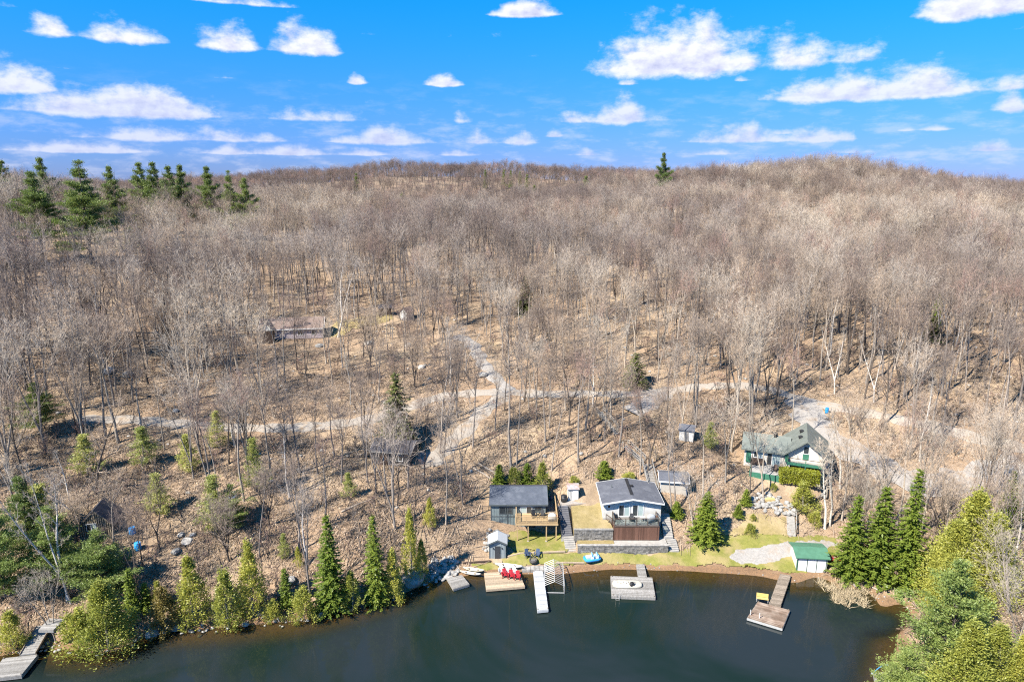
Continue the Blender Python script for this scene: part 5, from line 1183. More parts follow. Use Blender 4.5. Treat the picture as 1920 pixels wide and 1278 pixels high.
# ------------------------------------------------------------------ docks and boats
def dock(name, label, px, z, m, rails=True, n_planks=None, float_m=None, thick=.28, cat='dock', posts=True, edge=None):
    """Platform from four deck corners (two ends a-b and d-c); planks run from side to side."""
    c = [Vector(wpt(u, v, z)) for u, v in px]; o = sum(c, Vector()) / 4; o.z = 0; r = thing(name, label, cat, o); a, b, cc, d = [x - o for x in c]
    L = ((d - a).length + (cc - b).length) / 2; n = n_planks or max(3, int(L / .15)); mb = MB()
    for i in range(n):
        t0, t1 = i / n, (i + 1) / n - .012 / L * 1.2; j = rnd.uniform(-.005, .005)
        q = [a.lerp(d, t0), b.lerp(cc, t0), b.lerp(cc, t1), a.lerp(d, t1)]; V = [x + Vector((0, 0, j - .045)) for x in q] + [x + Vector((0, 0, j)) for x in q]
        mb.poly(V, [(3, 2, 1, 0), (4, 5, 6, 7), (0, 1, 5, 4), (1, 2, 6, 5), (2, 3, 7, 6), (3, 0, 4, 7)])
    mb.build('decking', m, r)
    for p, q in ((a, b), (b, cc), (cc, d), (d, a)):
        dn = Vector((0, 0, -.06 - thick / 2)); MB().bar(p + dn, q + dn, .06, thick).build('edge_beam', edge or m, r)
    if float_m:
        for t in (.12, .5, .88):
            p, q = a.lerp(d, t), b.lerp(cc, t); dn = Vector((0, 0, -z - .02)); MB().tube([p.lerp(q, .06) + dn, p.lerp(q, .94) + dn], .24, 10).build('float', float_m, r)
    elif posts:
        for p in (a, b, cc, d): MB().tube([p.lerp(Vector((0, 0, p.z)), .06) + Vector((0, 0, -1.8)), p.lerp(Vector((0, 0, p.z)), .06) + Vector((0, 0, .12))], .06, 7).build('pile', old_wood, r)
    return r, a, b, cc, d
blue_plastic = mat('blue_plastic', (.03, .25, .62), (.05, .32, .70), 2, .35)
white_plastic = mat('white_plastic', (.62, .62, .60), (.55, .55, .53), 2, .4)
red_plastic = mat('red_plastic', (.40, .025, .035), (.33, .02, .03), 2, .45)
navy = mat('navy_plastic', (.05, .075, .13), (.065, .09, .15), 2, .5)
white_deck = mat('white_decking', (.50, .52, .54), (.43, .45, .47), 3, .6, dirt=.15)
dock('floating_dock', 'small grey floating dock beside the rocks', [(838, 1083), (866, 1077), (880, 1094), (850, 1103)], .45, grey_wood, float_m=white_plastic)
raft, *_ = dock('swim_raft', 'pale wooden raft carrying red chairs', [(908, 1073), (972, 1070), (984, 1098), (912, 1104)], .5, pale_wood, float_m=blue_plastic)
dock('long_dock', 'long narrow white dock reaching out into the lake', [(1000, 1069), (1018, 1069), (1028, 1142), (1008, 1144)], .5, white_deck)
dock('platform_dock', 'wide weathered grey dock platform with a white mat on it', [(1145, 1079), (1223, 1082), (1229, 1119), (1147, 1116)], .45, grey_wood, thick=.35)
dock('dock_walkway', 'short grey walkway joining the wide grey platform to the shore', [(1193, 1057), (1208, 1057), (1213, 1081), (1197, 1080)], .55, grey_wood, posts=False)
dock('dock_walkway', 'brown and grey walkway running out to the tilted square dock', [(1463, 1075), (1483, 1078), (1464, 1134), (1442, 1131)], .5, old_wood)
dock('square_dock', 'weathered square dock with pale edges and a yellow bench', [(1421, 1127), (1481, 1143), (1467, 1177), (1401, 1157)], .45, mat('worn_brown_deck', (.33, .265, .215), (.19, .13, .095), 1.2, .85, dirt=.3), edge=alu)
dock('platform_dock', 'grey plank dock at the lower left corner', [(6, 1233), (71, 1226), (40, 1264), (-22, 1271)], .6, grey_wood, thick=.4)
flight('dock_ramp', 'grey plank steps leading down to the lower left dock', wpt(52, 1226, .65), up(P(84, 1178), .45), 1.5, 12, grey_wood, old_wood)
struct(None) if False else dock('landing', 'grey plank landing at the head of the dock steps', [(72, 1180), (100, 1180), (122, 1160), (92, 1158)], 3.0, grey_wood, cat='landing', posts=False)
dock('platform_dock', 'corner of a pale dock at the bottom edge near the blue hoop', [(1638, 1262), (1662, 1258), (1690, 1290), (1645, 1295)], .5, grey_wood)
pe = P(1645, 1250)
# boat lift: aluminium posts and gabled ribs
bl_ = Vector(wpt(1020, 1112, 0)); r = thing('boat_lift', 'white metal boat lift frame with gabled ribs beside the long white dock', 'boat lift', (bl_.x + 1.35, bl_.y, 0), R(-2)); Wd, Ln = 1.25, 5.2
for x in (-Wd, Wd):
    for y in (0, Ln / 2, Ln): MB().tube([(x, y, -1.2), (x, y, 1.15)], .045, 6).build('post', alu, r)
    MB().bar((x, 0, 1.15), (x, Ln, 1.15), .07).build('side_beam', alu, r); MB().bar((x, 0, .12), (x, Ln, .12), .08).build('cradle_beam', alu, r)
MB().bar((0, 0, 1.75), (0, Ln, 1.75), .07).build('ridge_beam', alu, r)
for i in range(13):
    y = Ln * i / 12; MB().tube([(-Wd, y, 1.15), (0, y, 1.75), (Wd, y, 1.15)], .03, 5).build('rib', alu, r)
for y in (0, Ln): MB().bar((-Wd, y, .12), (Wd, y, .12), .08).build('cross_beam', alu, r)
# white mat with a dark motor on the wide platform
def rounded(hx, hy, n=20, e=3.5): return [(hx * abs(math.cos(k * 6.2832 / n)) ** (2 / e) * (1 if math.cos(k * 6.2832 / n) >= 0 else -1), hy * abs(math.sin(k * 6.2832 / n)) ** (2 / e) * (1 if math.sin(k * 6.2832 / n) >= 0 else -1)) for k in range(n)]
def loft(name, m, parent, rings, smooth=True):
    """rings: list of (outline, z)"""
    n = len(rings[0][0]); V = [(x, y, z) for o_, z in rings for x, y in o_]
    Fc = [(i * n + k, i * n + (k + 1) % n, (i + 1) * n + (k + 1) % n, (i + 1) * n + k) for i in range(len(rings) - 1) for k in range(n)]
    return MB().poly(V, Fc + [tuple(range(n - 1, -1, -1)), tuple((len(rings) - 1) * n + k for k in range(n))]).build(name, m, parent, smooth)
m0 = Vector(wpt(1176, 1096, .5)); r = thing('floating_mat', 'rolled out white foam mat lying on the wide grey platform', 'mat', (m0.x, m0.y, .46), R(-1))
cream_m = mat('cream_foam', (.56, .53, .45), (.48, .45, .38), 2, .6, dirt=.15); loft('pad', cream_m, r, [(rounded(1.9, .72), .0), (rounded(1.95, .78), .12), (rounded(1.9, .72), .3), (rounded(1.75, .6), .36)])
for i in range(5): MB().lathe([(.06, 0), (.06, .03)], 8, (-1.2 + i * .35, .15 * (-1) ** i, .36)).build('grommet', black_metal, r)
r = thing('outboard_motor', 'black outboard motor resting on the white mat', 'motor', (m0.x + .5, m0.y - .55, .46), R(20)); loft('cowl', black_metal, r, [(rounded(.28, .2), .35), (rounded(.32, .24), .55), (rounded(.25, .18), .75)]); B('shaft', black_metal, r, (-.08, .08, -.08, .08, 0, .36)); MB().bar((0, 0, .5), (.6, .2, .55), .05).build('tiller', black_metal, r)
# ladder on the platform, bench on the square dock
l0 = Vector(wpt(1158, 1117, .45)); r = thing('dock_ladder', 'metal ladder at the lake side of the wide grey platform', 'ladder', (l0.x, l0.y, 0))
for x in (-.22, .22): MB().tube([(x, .1, .45), (x, -.02, 1.0), (x, -.12, .4), (x, -.14, -.7)], .025, 6).build('rail', alu, r)
for z in (-.3, 0, .25): MB().bar((-.22, -.13, z), (.22, -.13, z), .05).build('rung', alu, r)
b0 = Vector(wpt(1429, 1127, .45)); r = thing('bench', 'yellow bench on the corner of the square dock', 'bench', (b0.x, b0.y, .45), R(-15)); yel = mat('yellow_paint', (.66, .50, .17), (.58, .43, .14), 3, .6)
B('seat', yel, r, (-.7, .7, -.2, .22, .42, .47)); B('backrest', yel, r, (-.7, .7, .24, .29, .5, .98))
for x in (-.66, .66): B('leg', alu, r, (x - .03, x + .03, -.17, -.11, 0, .42)); B('leg', alu, r, (x - .03, x + .03, .24, .3, 0, .5))
for u, v in ((1407, 1152), (1424, 1158)):
    q = Vector(wpt(u, v, .45)); tag(MB().tube([(q.x, q.y, -.6), (q.x, q.y, 1.15)], .05, 7).build('mooring_post', white_plastic), 'white mooring post, %s at the lake side of the square dock' % ('outer one' if u == 1407 else 'inner one'), 'post', 'mooring posts')
# chairs
def adirondack(label, loc, rz, m, m2, group):
    r = thing('garden_chair', label, 'chair', loc, rz, group)
    mb = MB()
    for i in range(5): mb.box(-.27, .27, -.30 + i * .11, -.30 + i * .11 + .1, .36 - i * .025, .385 - i * .025)
    mb.build('seat_slats', m, r); mb = MB()
    for i in range(5): x = -.26 + i * .105; mb.poly(*[(V_, [(0, 1, 2, 3), (7, 6, 5, 4), (0, 4, 5, 1), (1, 5, 6, 2), (2, 6, 7, 3), (3, 7, 4, 0)]) for V_ in [[(x, .2, .26), (x + .095, .2, .26), (x + .1, .52, 1.0 - abs(i - 2) * .04), (x - .005, .52, 1.0 - abs(i - 2) * .04), (x, .225, .26), (x + .095, .225, .26), (x + .1, .545, 1.0 - abs(i - 2) * .04), (x - .005, .545, 1.0 - abs(i - 2) * .04)]]][0])
    mb.build('backrest_slats', m2, r)
    for s in (-1, 1):
        B('armrest', m, r, (s * .36 - .07, s * .36 + .07, -.36, .38, .54, .57)); B('leg', m, r, (s * .33 - .03, s * .33 + .03, -.34, -.24, 0, .54)); MB().bar((s * .3, -.3, .32), (s * .3, .5, .06), .03, .12).build('leg', m, r)
    return r
for i, (u, v) in enumerate(((946, 1081), (958, 1083), (970, 1085))):
    q = wpt(u, v, .52); adirondack('red slatted chair on the wooden raft, %s of three' % ('left', 'middle', 'right')[i], (q[0], q[1], .52), R(8 - 6 * i), red_plastic, red_plastic, 'red chairs on the raft')
for i, (u, v) in enumerate(((940, 1076), (952, 1077), (964, 1079))):
    q = wpt(u, v, .52); adirondack('white backed chair behind the red chairs on the raft, %s of three' % ('left', 'middle', 'right')[i], (q[0], q[1] + .25, .52), R(6), white_plastic, white_plastic, 'white chairs on the raft')
for i, (u, v) in enumerate(((989, 1044), (1007, 1044))):
    q = P(u, v); adirondack('dark blue slatted chair on the lawn, %s of the pair by the fire pit' % ('left', 'right')[i], (q[0], q[1], q[2] + .06), R((18, -18)[i]), navy, navy, 'blue lawn chairs')
# fire pit, pavers, edging
q = P(1000, 1052); r = thing('fire_pit', 'round dark fire pit on the lawn in front of the blue chairs', 'fire pit', (q[0], q[1], q[2] + .05)); MB().lathe([(.55, -.1), (.58, .28), (.45, .30), (.42, .1), (.05, .1)], 14).build('ring', mat('sooty_stone', (.10, .095, .09), (.06, .055, .05), 4, .9), r, True); MB().lathe([(.38, .1), (.3, .2), (.05, .24)], 9).build('ashes', mat('ash', (.2, .19, .18), (.1, .1, .1), 8, .95), r)
r = thing('paver_row', 'row of pale stone slabs along the shore behind the long white dock', 'paving', (0, 0, 0)); a, b = Vector(P(978, 1066)), Vector(P(1036, 1065))
for i in range(7):
    p = a.lerp(b, (i + .5) / 7); B('slab', stone_pale, r, (p.x - .28, p.x + .28, p.y - .55 + rnd.uniform(-.04, .04), p.y + .55, p.z - .2, p.z + .16 + rnd.uniform(-.02, .02)))
def edging(label, px, m, h=.2, w=.2):
    pts_ = [Vector(P(u, v)) for u, v in px]; r = thing('timber_edging', label, 'edging', pts_[0])
    for i in range(len(pts_) - 1): MB().bar(pts_[i] - pts_[0] + Vector((0, 0, .08)), pts_[i + 1] - pts_[0] + Vector((0, 0, .08)), w, h).build('timber', m, r)
edging('pale timber edging across the lawn behind the blue chairs', [(952, 1044), (975, 1038), (1018, 1036), (1060, 1034)], pale_wood); edging('pale timber edging along the shore left of the pedal boat', [(1042, 1056), (1060, 1055), (1096, 1056)], pale_wood); edging('dark timber edging left of the small grey shed', [(868, 1056), (920, 1052)], dark_wood)
# pedal boat, canoe, kayaks
q = P(1110, 1050); r = thing('pedal_boat', 'blue and white pedal boat pulled up on the lawn edge', 'boat', (q[0], q[1], q[2] + .08), R(14))
loft('hull', blue_plastic, r, [(rounded(1.05, .6), .0), (rounded(1.2, .75), .18), (rounded(1.22, .78), .34), (rounded(1.15, .72), .40)])
for x, y in ((-.15, .33), (-.15, -.33), (.55, .33), (.55, -.33)): s_ = B('seat', white_plastic, r, (x - .2, x + .2, y - .22, y + .22, .40, .52)); B('backrest', mat('light_blue_plastic', (.22, .50, .78), (.18, .44, .72), 2, .4), s_, (x + .2, x + .28, y - .22, y + .22, .42, .85))
B('pedal_box', white_plastic, r, (-.85, -.4, -.35, .35, .40, .62)); B('tiller', black_metal, r, (-.02, .02, -.02, .02, .4, .8))
def canoe(name, label, a, b, m, w=.42, d=.32, cat='canoe'):
    a, b = Vector(a), Vector(b); L = (b - a).length; rz = math.atan2(b.y - a.y, b.x - a.x); r = thing(name, label, cat, (a + b) / 2, rz); V, Fc, n, k = [], [], 13, 7
    for i in range(n):
        t = i / (n - 1) * 2 - 1; hw = w * (1 - abs(t) ** 2.4) + .012; zk = .02 + .16 * abs(t) ** 3; zt = d + .14 * abs(t) ** 3
        for j in range(k): an = math.pi * j / (k - 1); V.append((t * L / 2, -math.cos(an) * hw, zt - math.sin(an) * (zt - zk)))
    for i in range(n - 1):
        for j in range(k - 1): q_ = i * k + j; Fc.append((q_, q_ + k, q_ + k + 1, q_ + 1))
    h_ = MB().poly(V, Fc); o_ = h_.build('hull', m, r, True); md = o_.modifiers.new('skin', 'SOLIDIFY'); md.thickness = .03
    for t in (-.45, .4): B('seat', old_wood, r, (t * L / 2 - .12, t * L / 2 + .12, -w * .78, w * .78, d - .1, d - .06))
    return r
canoe('canoe', 'white canoe lying on the shore behind the red chairs', up(P(928, 1062), .2), up(P(980, 1069), .25), white_plastic)
canoe('kayak', 'red kayak stored behind the boathouse', up(P(1556, 1058), .25), up(P(1568, 1046), .3), red_plastic, .36, .3, 'kayak'); canoe('kayak', 'orange kayak stored behind the boathouse next to the red one', up(P(1563, 1060), .25), up(P(1578, 1050), .3), mat('orange_plastic', (.62, .17, .03), (.55, .14, .025), 2, .4), .36, .3, 'kayak')
canoe('kayak', 'pale yellow kayak lying on the shore between the small float and the raft', up(P(868, 1066), .2), up(P(908, 1078), .2), mat('pale_yellow_plastic', (.66, .60, .42), (.6, .54, .38), 2, .5), .34, .28, 'kayak'); canoe('kayak', 'second pale kayak in front of the pale yellow one', up(P(862, 1072), .15), up(P(902, 1084), .15), cream_m, .3, .25, 'kayak')
# on the decks
def cover(name, label, loc, m, m2, rz=0.):
    r = thing(name, label, 'grill', loc, rz); loft('cover', m, r, [(rounded(.62, .36, 16), .0), (rounded(.58, .33, 16), .75), (rounded(.5, .3, 16), 1.0), (rounded(.25, .2, 16), 1.12)]); B('side_shelf', m2, r, (.6, .95, -.25, .25, .7, .78)); return r
cover('covered_grill', 'white and red covered grill at the corner of the pine deck', (5.75, 89.1, 4.36), white_plastic, red_plastic); cover('covered_grill', 'silver covered grill at the right end of the brown deck', (19.75, 88.3, 4.63), mat('silver_cover', (.45, .47, .48), (.32, .34, .36), 2, .5), brown_wood, .2)
adirondack('dark deck chair on the pine deck, left of two', (3.2, 90.1, 4.36), R(15), black_metal, black_metal, 'deck chairs'); adirondack('dark deck chair on the pine deck, right of two', (4.3, 90.1, 4.36), R(-15), black_metal, black_metal, 'deck chairs')
adirondack('dark chair at the left end of the brown deck', (15.0, 88.2, 4.63), R(25), black_metal, black_metal, 'deck chairs'); adirondack('dark chair in the middle of the brown deck', (17.0, 88.4, 4.63), R(-10), black_metal, black_metal, 'deck chairs')
r = thing('side_table', 'small white table on the brown deck beside the silver grill', 'table', (18.5, 88.4, 4.63)); B('top', white_plastic, r, (-.35, .35, -.3, .3, .68, .72))
for x in (-.3, .3):
    for y in (-.25, .25): B('leg', white_plastic, r, (x - .025, x + .025, y - .025, y + .025, 0, .68))
r = thing('rain_barrel', 'black round barrel beside the white metal shed', 'barrel', (7.75, 93.6, 5.1)); MB().lathe([(.42, -.1), (.5, .4), (.46, .9)], 12).build('body', black_metal, r, True); MB().lathe([(.48, .9), (.44, 1.0), (.1, 1.08)], 12).build('lid', black_metal, r, True)
r = thing('gas_cylinder', 'small dark blue gas bottle on the side deck of the dark cottage', 'bottle', (5.9, 95.3, 4.36)); MB().lathe([(.2, 0), (.24, .1), (.24, .5), (.12, .66)], 12).build('body', navy, r, True); MB().lathe([(.05, .64), (.05, .8)], 8).build('valve', red_plastic, r)
# patio furniture of the cream house
def g_local(x, y, z):
    c_, s_ = math.cos(R(-22)), math.sin(R(-22)); return (G0[0] + x * c_ - y * s_, G0[1] + x * s_ + y * c_, G0[2] + z)
r = thing('outdoor_sofa', 'dark brown outdoor sofa against the wall of the cream house', 'sofa', g_local(-6.9, .6, .99), R(-22)); B('seat', dark_wood, r, (-.95, .95, -.4, .3, .1, .42)); B('backrest', dark_wood, r, (-.95, .95, .3, .42, .1, .85)); B('armrest', dark_wood, r, (-1.05, -.955, -.4, .42, .1, .6)); B('armrest', dark_wood, r, (.955, 1.05, -.4, .42, .1, .6))
adirondack('dark chair on the concrete patio, nearer the hedge', g_local(-4.3, -1.0, .86), R(-40), dark_wood, dark_wood, 'patio chairs'); adirondack('brown chair on the concrete patio, nearer the balcony', g_local(-3.6, -.2, .86), R(-60), old_wood, old_wood, 'patio chairs')
# hedge
hp = P(1497, 905); r = thing('hedge', 'clipped yellow-green hedge in front of the green balcony', 'hedge', tuple(hp), R(-12)); sg = Segs(); n = 9000; X = rng.uniform(-2.7, 2.7, n); Y = rng.uniform(-.8, .8, n); Z = rng.uniform(.1, 2.1, n); fc = rng.integers(0, 5, n)
Z = np.where(fc == 0, 2.1 + rng.normal(size=n) * .06, Z); Y = np.where(fc == 1, -.8 + rng.normal(size=n) * .08, np.where(fc == 2, .8, Y)); X = np.where(fc == 3, -2.7 + rng.normal(size=n) * .06, np.where(fc == 4, 2.7 + rng.normal(size=n) * .06, X)); D = rng.normal(size=(n, 3)) + np.array((0, -.2, .5)); sg.leaves(np.stack((X, Y, Z), 1), D, np.cross(D, rng.normal(size=(n, 3))), .22 * rng.uniform(.7, 1.3, n), .14 * np.ones(n))
link(bpy.data.objects.new('leaves', np_mesh('leaves', *sg.arrays(), green_hedge)), r); B('inner_branches', bark_dark, r, (-2.5, 2.5, -.6, .6, -.2, 1.85))
# bins, barrels and tarpaulins
for u, v, lab, s in ((249, 1001, 'upper blue barrel on the slope right of the striped hut', 1.0), (259, 1030, 'lower blue barrel on the slope right of the striped hut', 1.0), (440, 934, 'blue and white bin beside the shaded pine', .8), (432, 945, 'bright blue bundle below the shaded pine', .8), (1550, 774, 'blue bin standing at the drive above the cream house', .75), (1612, 990, 'blue barrel behind the firs beside the boathouse', .9)):
    q = P(u, v); r = thing('plastic_barrel', lab, 'barrel', tuple(q), rnd.uniform(0, 3), 'blue barrels'); MB().lathe([(.36 * s, -.1), (.42 * s, .2), (.42 * s, .8), (.36 * s, .95)], 12).build('body', blue_plastic, r, True); MB().lathe([(.4 * s, .95), (.38 * s, 1.02), (.05, 1.06)], 12).build('lid', blue_plastic if u != 440 else white_plastic, r)
q = P(1443, 938); tag(B('stone_slab', mat('yellow_stone', (.58, .45, .20), (.5, .38, .17), 2, .9), None, (q[0] - .7, q[0] + .7, q[1] - .4, q[1] + .4, q[2] + .05, q[2] + .4)), 'flat yellow stone slab on the grey rock bank', 'stone')
q = Vector(wpt(1648, 1262, .5)); r = thing('blue_hoop', 'thin blue hoop rail rising from the dock corner at the bottom edge', 'rail', q); MB().tube([Vector((-.7, 0, 0)) + Vector((1.6 * t, 0, 1.1 * math.sin(min(t, 1) * 1.9))) for t in [i / 8 for i in range(9)]], .04, 6).build('rail', blue_plastic, r)
B('foot_plate', alu, r, (-.8, -.6, -.1, .1, -.03, .03))
# dry reeds in the shallows
sg = Segs(); poly = np.array([wpt(u, v, 0)[:2] for u, v in ((1540, 1092), (1590, 1088), (1640, 1118), (1625, 1128), (1598, 1142), (1560, 1128))]); lo, hi = poly.min(0), poly.max(0); Q = np.stack((rng.uniform(lo[0], hi[0], 9000), rng.uniform(lo[1], hi[1], 9000)), 1); Q = Q[inside(poly, Q[:, 0] + .5 * np.sin(Q[:, 1] * 3), Q[:, 1] + .5 * np.sin(Q[:, 0] * 2.6)) & (np.sin(Q[:, 0] * 2.1 + np.sin(Q[:, 1])) * np.sin(Q[:, 1] * 2.4 + Q[:, 0]) + .4 * np.sin(Q[:, 0] * 5.3) > .05)]
A = np.column_stack((Q, np.full(len(Q), -.15))); E_ = A + np.column_stack((rng.normal(size=(len(Q), 2)) * .45, rng.uniform(.15, 1.2, len(Q)))); sg.blades(A, E_, .05 + .04 * rng.random(len(Q)))
tag(link(bpy.data.objects.new('reeds', np_mesh('reeds', *sg.arrays(), mat('dry_reed', (.56, .46, .30), (.42, .33, .21), 3, .9)))), 'clump of pale dry reeds in the shallows right of the boathouse', kind='stuff')

# ------------------------------------------------------------------ bare hardwoods
# keep trunks out of buildings, yards, stairs and clear lines (pixel polygons on the ground)
CLEAR = [pix_poly(p) for p in (
    [(868, 1085), (880, 1000), (905, 905), (1060, 905), (1205, 895), (1240, 885), (1310, 925), (1300, 1000), (1330, 1012), (1400, 950), (1500, 920), (1570, 1000), (1620, 1090), (1500, 1090)],
    [(1395, 905), (1395, 850), (1500, 838), (1570, 850), (1560, 930), (1520, 960), (1450, 960)], [(470, 672), (480, 618), (610, 608), (640, 668)], [(676, 892), (690, 850), (830, 845), (810, 890)],
    [(130, 1010), (150, 985), (225, 985), (215, 1020)], [(20, 1235), (60, 1160), (130, 1150), (110, 1200)], [(1265, 835), (1270, 815), (1305, 815), (1305, 838)])]
def blocked(x, y, r):
    if inside_any(x, y): return True
    return any((x - a) ** 2 + (y - b) ** 2 < (r + c) ** 2 for a, b, c in TREE_SPOTS)
def inside_any(x, y):
    xs, ys_ = np.array([x]), np.array([y]); return any(inside(c, xs, ys_)[0] for c in CLEAR)
# jittered grid of trunks over the whole visible hill
def scatter(y0, y1, cell, jitter=.5, seed=3):
    g = np.random.default_rng(seed); out = []
    for y in np.arange(y0, y1, cell):
        hw = y * .80 + 14; X = np.arange(-hw, hw, cell); out.append(np.stack((X + g.uniform(-jitter, jitter, len(X)) * cell, y + g.uniform(-jitter, jitter, len(X)) * cell), 1))
    return np.concatenate(out)
pts = np.concatenate((scatter(72, 150, 3.5, .55, 3), scatter(150, 240, 4.1, .55, 4), scatter(240, 470, 4.8, .55, 5), scatter(470, 1050, 8.5, .55, 6)))
h = ground(pts[:, 0], pts[:, 1]); ok = h > .9
near = pts[:, 1] < 200
rg = np.full(len(pts), 9.); rg[near] = road_gap(pts[near, 0], pts[near, 1]); ok &= rg > 1.6
for c in CLEAR: ok &= ~inside(c, pts[:, 0], pts[:, 1])
for a, b, c in TREE_SPOTS: ok &= (pts[:, 0] - a) ** 2 + (pts[:, 1] - b) ** 2 > (c + .5) ** 2
# thinner wood: the open slope between the shore and the road, and left of the cottages
g = np.random.default_rng(21); u_, v_ = to_pix(pts[:, 0], pts[:, 1], h)
thin = np.where((pts[:, 1] < 112) & (pts[:, 0] < 34), .60, np.where(pts[:, 1] < 150, .70, .88))
thin = np.where((pts[:, 1] < 82) & (pts[:, 0] < 20), .32, thin)
house_view = pix_poly([(455, 835), (460, 700), (475, 612), (620, 590), (750, 576), (765, 640), (730, 720), (680, 830)])
thin = np.where(inside(house_view, pts[:, 0], pts[:, 1]), .26, thin)
pine_view = pix_poly([(20, 620), (30, 478), (70, 465), (240, 468), (245, 520), (235, 620)])
thin = np.where(inside(pine_view, pts[:, 0], pts[:, 1]), .08, thin)
ok &= g.random(len(pts)) < thin
pts, h = pts[ok], h[ok]; u_, v_ = to_pix(pts[:, 0], pts[:, 1], h)
keys = ['maple0', 'maple1', 'maple2', 'maple3', 'maple4', 'maple5', 'maple6', 'oak0', 'oak1', 'pole0', 'pole1', 'birch0', 'birch1', 'sapling0', 'sapling1']
wts = np.array([12, 13, 10, 9, 8, 9, 11, 2, 2, 11, 11, 2.4, 1.6, 6, 5]); wts = wts / wts.sum()
kind_i = g.choice(len(keys), len(pts), p=wts)
vfar = pts[:, 1] > 540; kind_i[vfar] = np.where(g.random(vfar.sum()) < .5, 3, np.where(g.random(vfar.sum()) < .6, 4, 5))
mfar = (pts[:, 1] > 300) & ~vfar & (g.random(len(pts)) < .4); kind_i[mfar] = np.where(g.random(mfar.sum()) < .5, 3, 5)
far = pts[:, 1] > 240; kind_i[far & (kind_i >= 13)] = 1
SZ = g.uniform(.74, 1.16, len(pts)) * (.9 + .16 * np.sin(pts[:, 0] * .045 + 2) * np.sin(pts[:, 1] * .038)); SW = g.uniform(.85, 1.15, len(pts)); SZ[far] *= 1.0
SW[pts[:, 1] > 470] *= 1.55
RZ = g.uniform(0, 6.28, len(pts))
order = np.argsort(pts[:, 1] + 0.35 * np.abs(pts[:, 0]) * 0)
inframe = (u_ > -25) & (u_ < 1945) & (v_ < 1300)
single = [i for i in order if inframe[i]][:286]
LAND = {'the dark grey cottage': (1, 96), 'the white cottage': (17, 97), 'the tan shed': (24, 96), 'the dark roofed garage': tuple(P(740, 860)[:2]), 'the striped hut': tuple(P(180, 1000)[:2]), 'the green roofed house': tuple(P(1480, 860)[:2]),
        'the boathouse': (41, 84), 'the road fork': tuple(P(945, 740)[:2]), 'the tall dark hemlock': tuple(P(748, 832)[:2]), 'the grey dock ramp': tuple(P(80, 1175)[:2]), 'the blue tarpaulin': tuple(P(255, 1010)[:2]), 'the feathery young pine': tuple(P(407, 995)[:2]),
        'the tallest shore fir': tuple(P(622, 1140)[:2]), 'the pale shore boulder': tuple(P(772, 1085)[:2]), 'the small white hut': tuple(P(1285, 825)[:2]), 'the timber stairs': tuple(P(1140, 800)[:2]), 'the road pull-in': tuple(P(1200, 765)[:2]), 'the log fence': tuple(P(1520, 970)[:2]),
        'the pointed spruce': tuple(P(1694, 1094)[:2]), 'the blue bin': tuple(P(1550, 772)[:2]), 'the huge right cedar': tuple(P(1812, 1118)[:2]), 'the left end of the road': tuple(P(190, 788)[:2]), 'the young pine by the road': tuple(P(410, 838)[:2]), 'the pale young pine on the slope': tuple(P(482, 920)[:2]),
        'the drive bend at right': tuple(P(1780, 912)[:2]), 'the far left pine': tuple(P(78, 812)[:2]), 'the road near the right edge': tuple(P(1830, 822)[:2]), 'the road above the white cottage': tuple(P(1330, 726)[:2]), 'the brown roofed house': tuple(P(545, 640)[:2]), 'the road curve below the birch': tuple(P(620, 798)[:2]), 'the single slope cedar': tuple(P(806, 985)[:2])}
LK, LP = list(LAND), np.array(list(LAND.values()))
FORM = {'map': 'bare grey maple', 'oak': 'bare dark wide-crowned oak', 'pol': 'bare slim straight tree', 'bir': 'white-barked bare birch', 'sap': 'thin bare sapling'}
TNAME = {'map': 'maple_tree', 'oak': 'oak_tree', 'pol': 'bare_tree', 'bir': 'birch_tree', 'sap': 'sapling'}
ORD = ['closest', 'second closest', 'third closest', 'fourth closest', 'fifth closest', 'sixth closest', 'seventh closest', 'eighth closest', 'ninth closest', 'tenth closest', 'eleventh closest', 'twelfth closest', 'thirteenth closest', 'fourteenth closest', 'fifteenth closest', 'sixteenth closest', 'seventeenth closest', 'eighteenth closest', 'nineteenth closest', 'twentieth closest', 'farther', 'still farther', 'much farther', 'very far']
rows = []
for i in single:
    d = np.hypot(*(LP - pts[i]).T); j = int(d.argmin()); dx, dy = pts[i] - LP[j]
    side = 'uphill of' if dy > abs(dx) else 'downhill of' if -dy > abs(dx) else 'right of' if dx > 0 else 'left of'
    rows.append((i, keys[kind_i[i]], side, LK[j], d[j]))
seen = {}
for i, k, side, lk, d in sorted(rows, key=lambda r: r[4]):
    form = FORM[k[:3]]; c = (form, side, lk); n = seen.get(c, 0); seen[c] = n + 1
    plant(k, (pts[i, 0], pts[i, 1], h[i]), PH[k][0] * SZ[i], PH[k][1] * 2 * SZ[i] * SW[i], '%s, %s %s %s' % (form, ORD[min(n, len(ORD) - 1)], side, lk), 'tree', 'bare trees on the lower slope', TNAME[k[:3]], RZ[i])
rest = np.ones(len(pts), bool); rest[single] = False
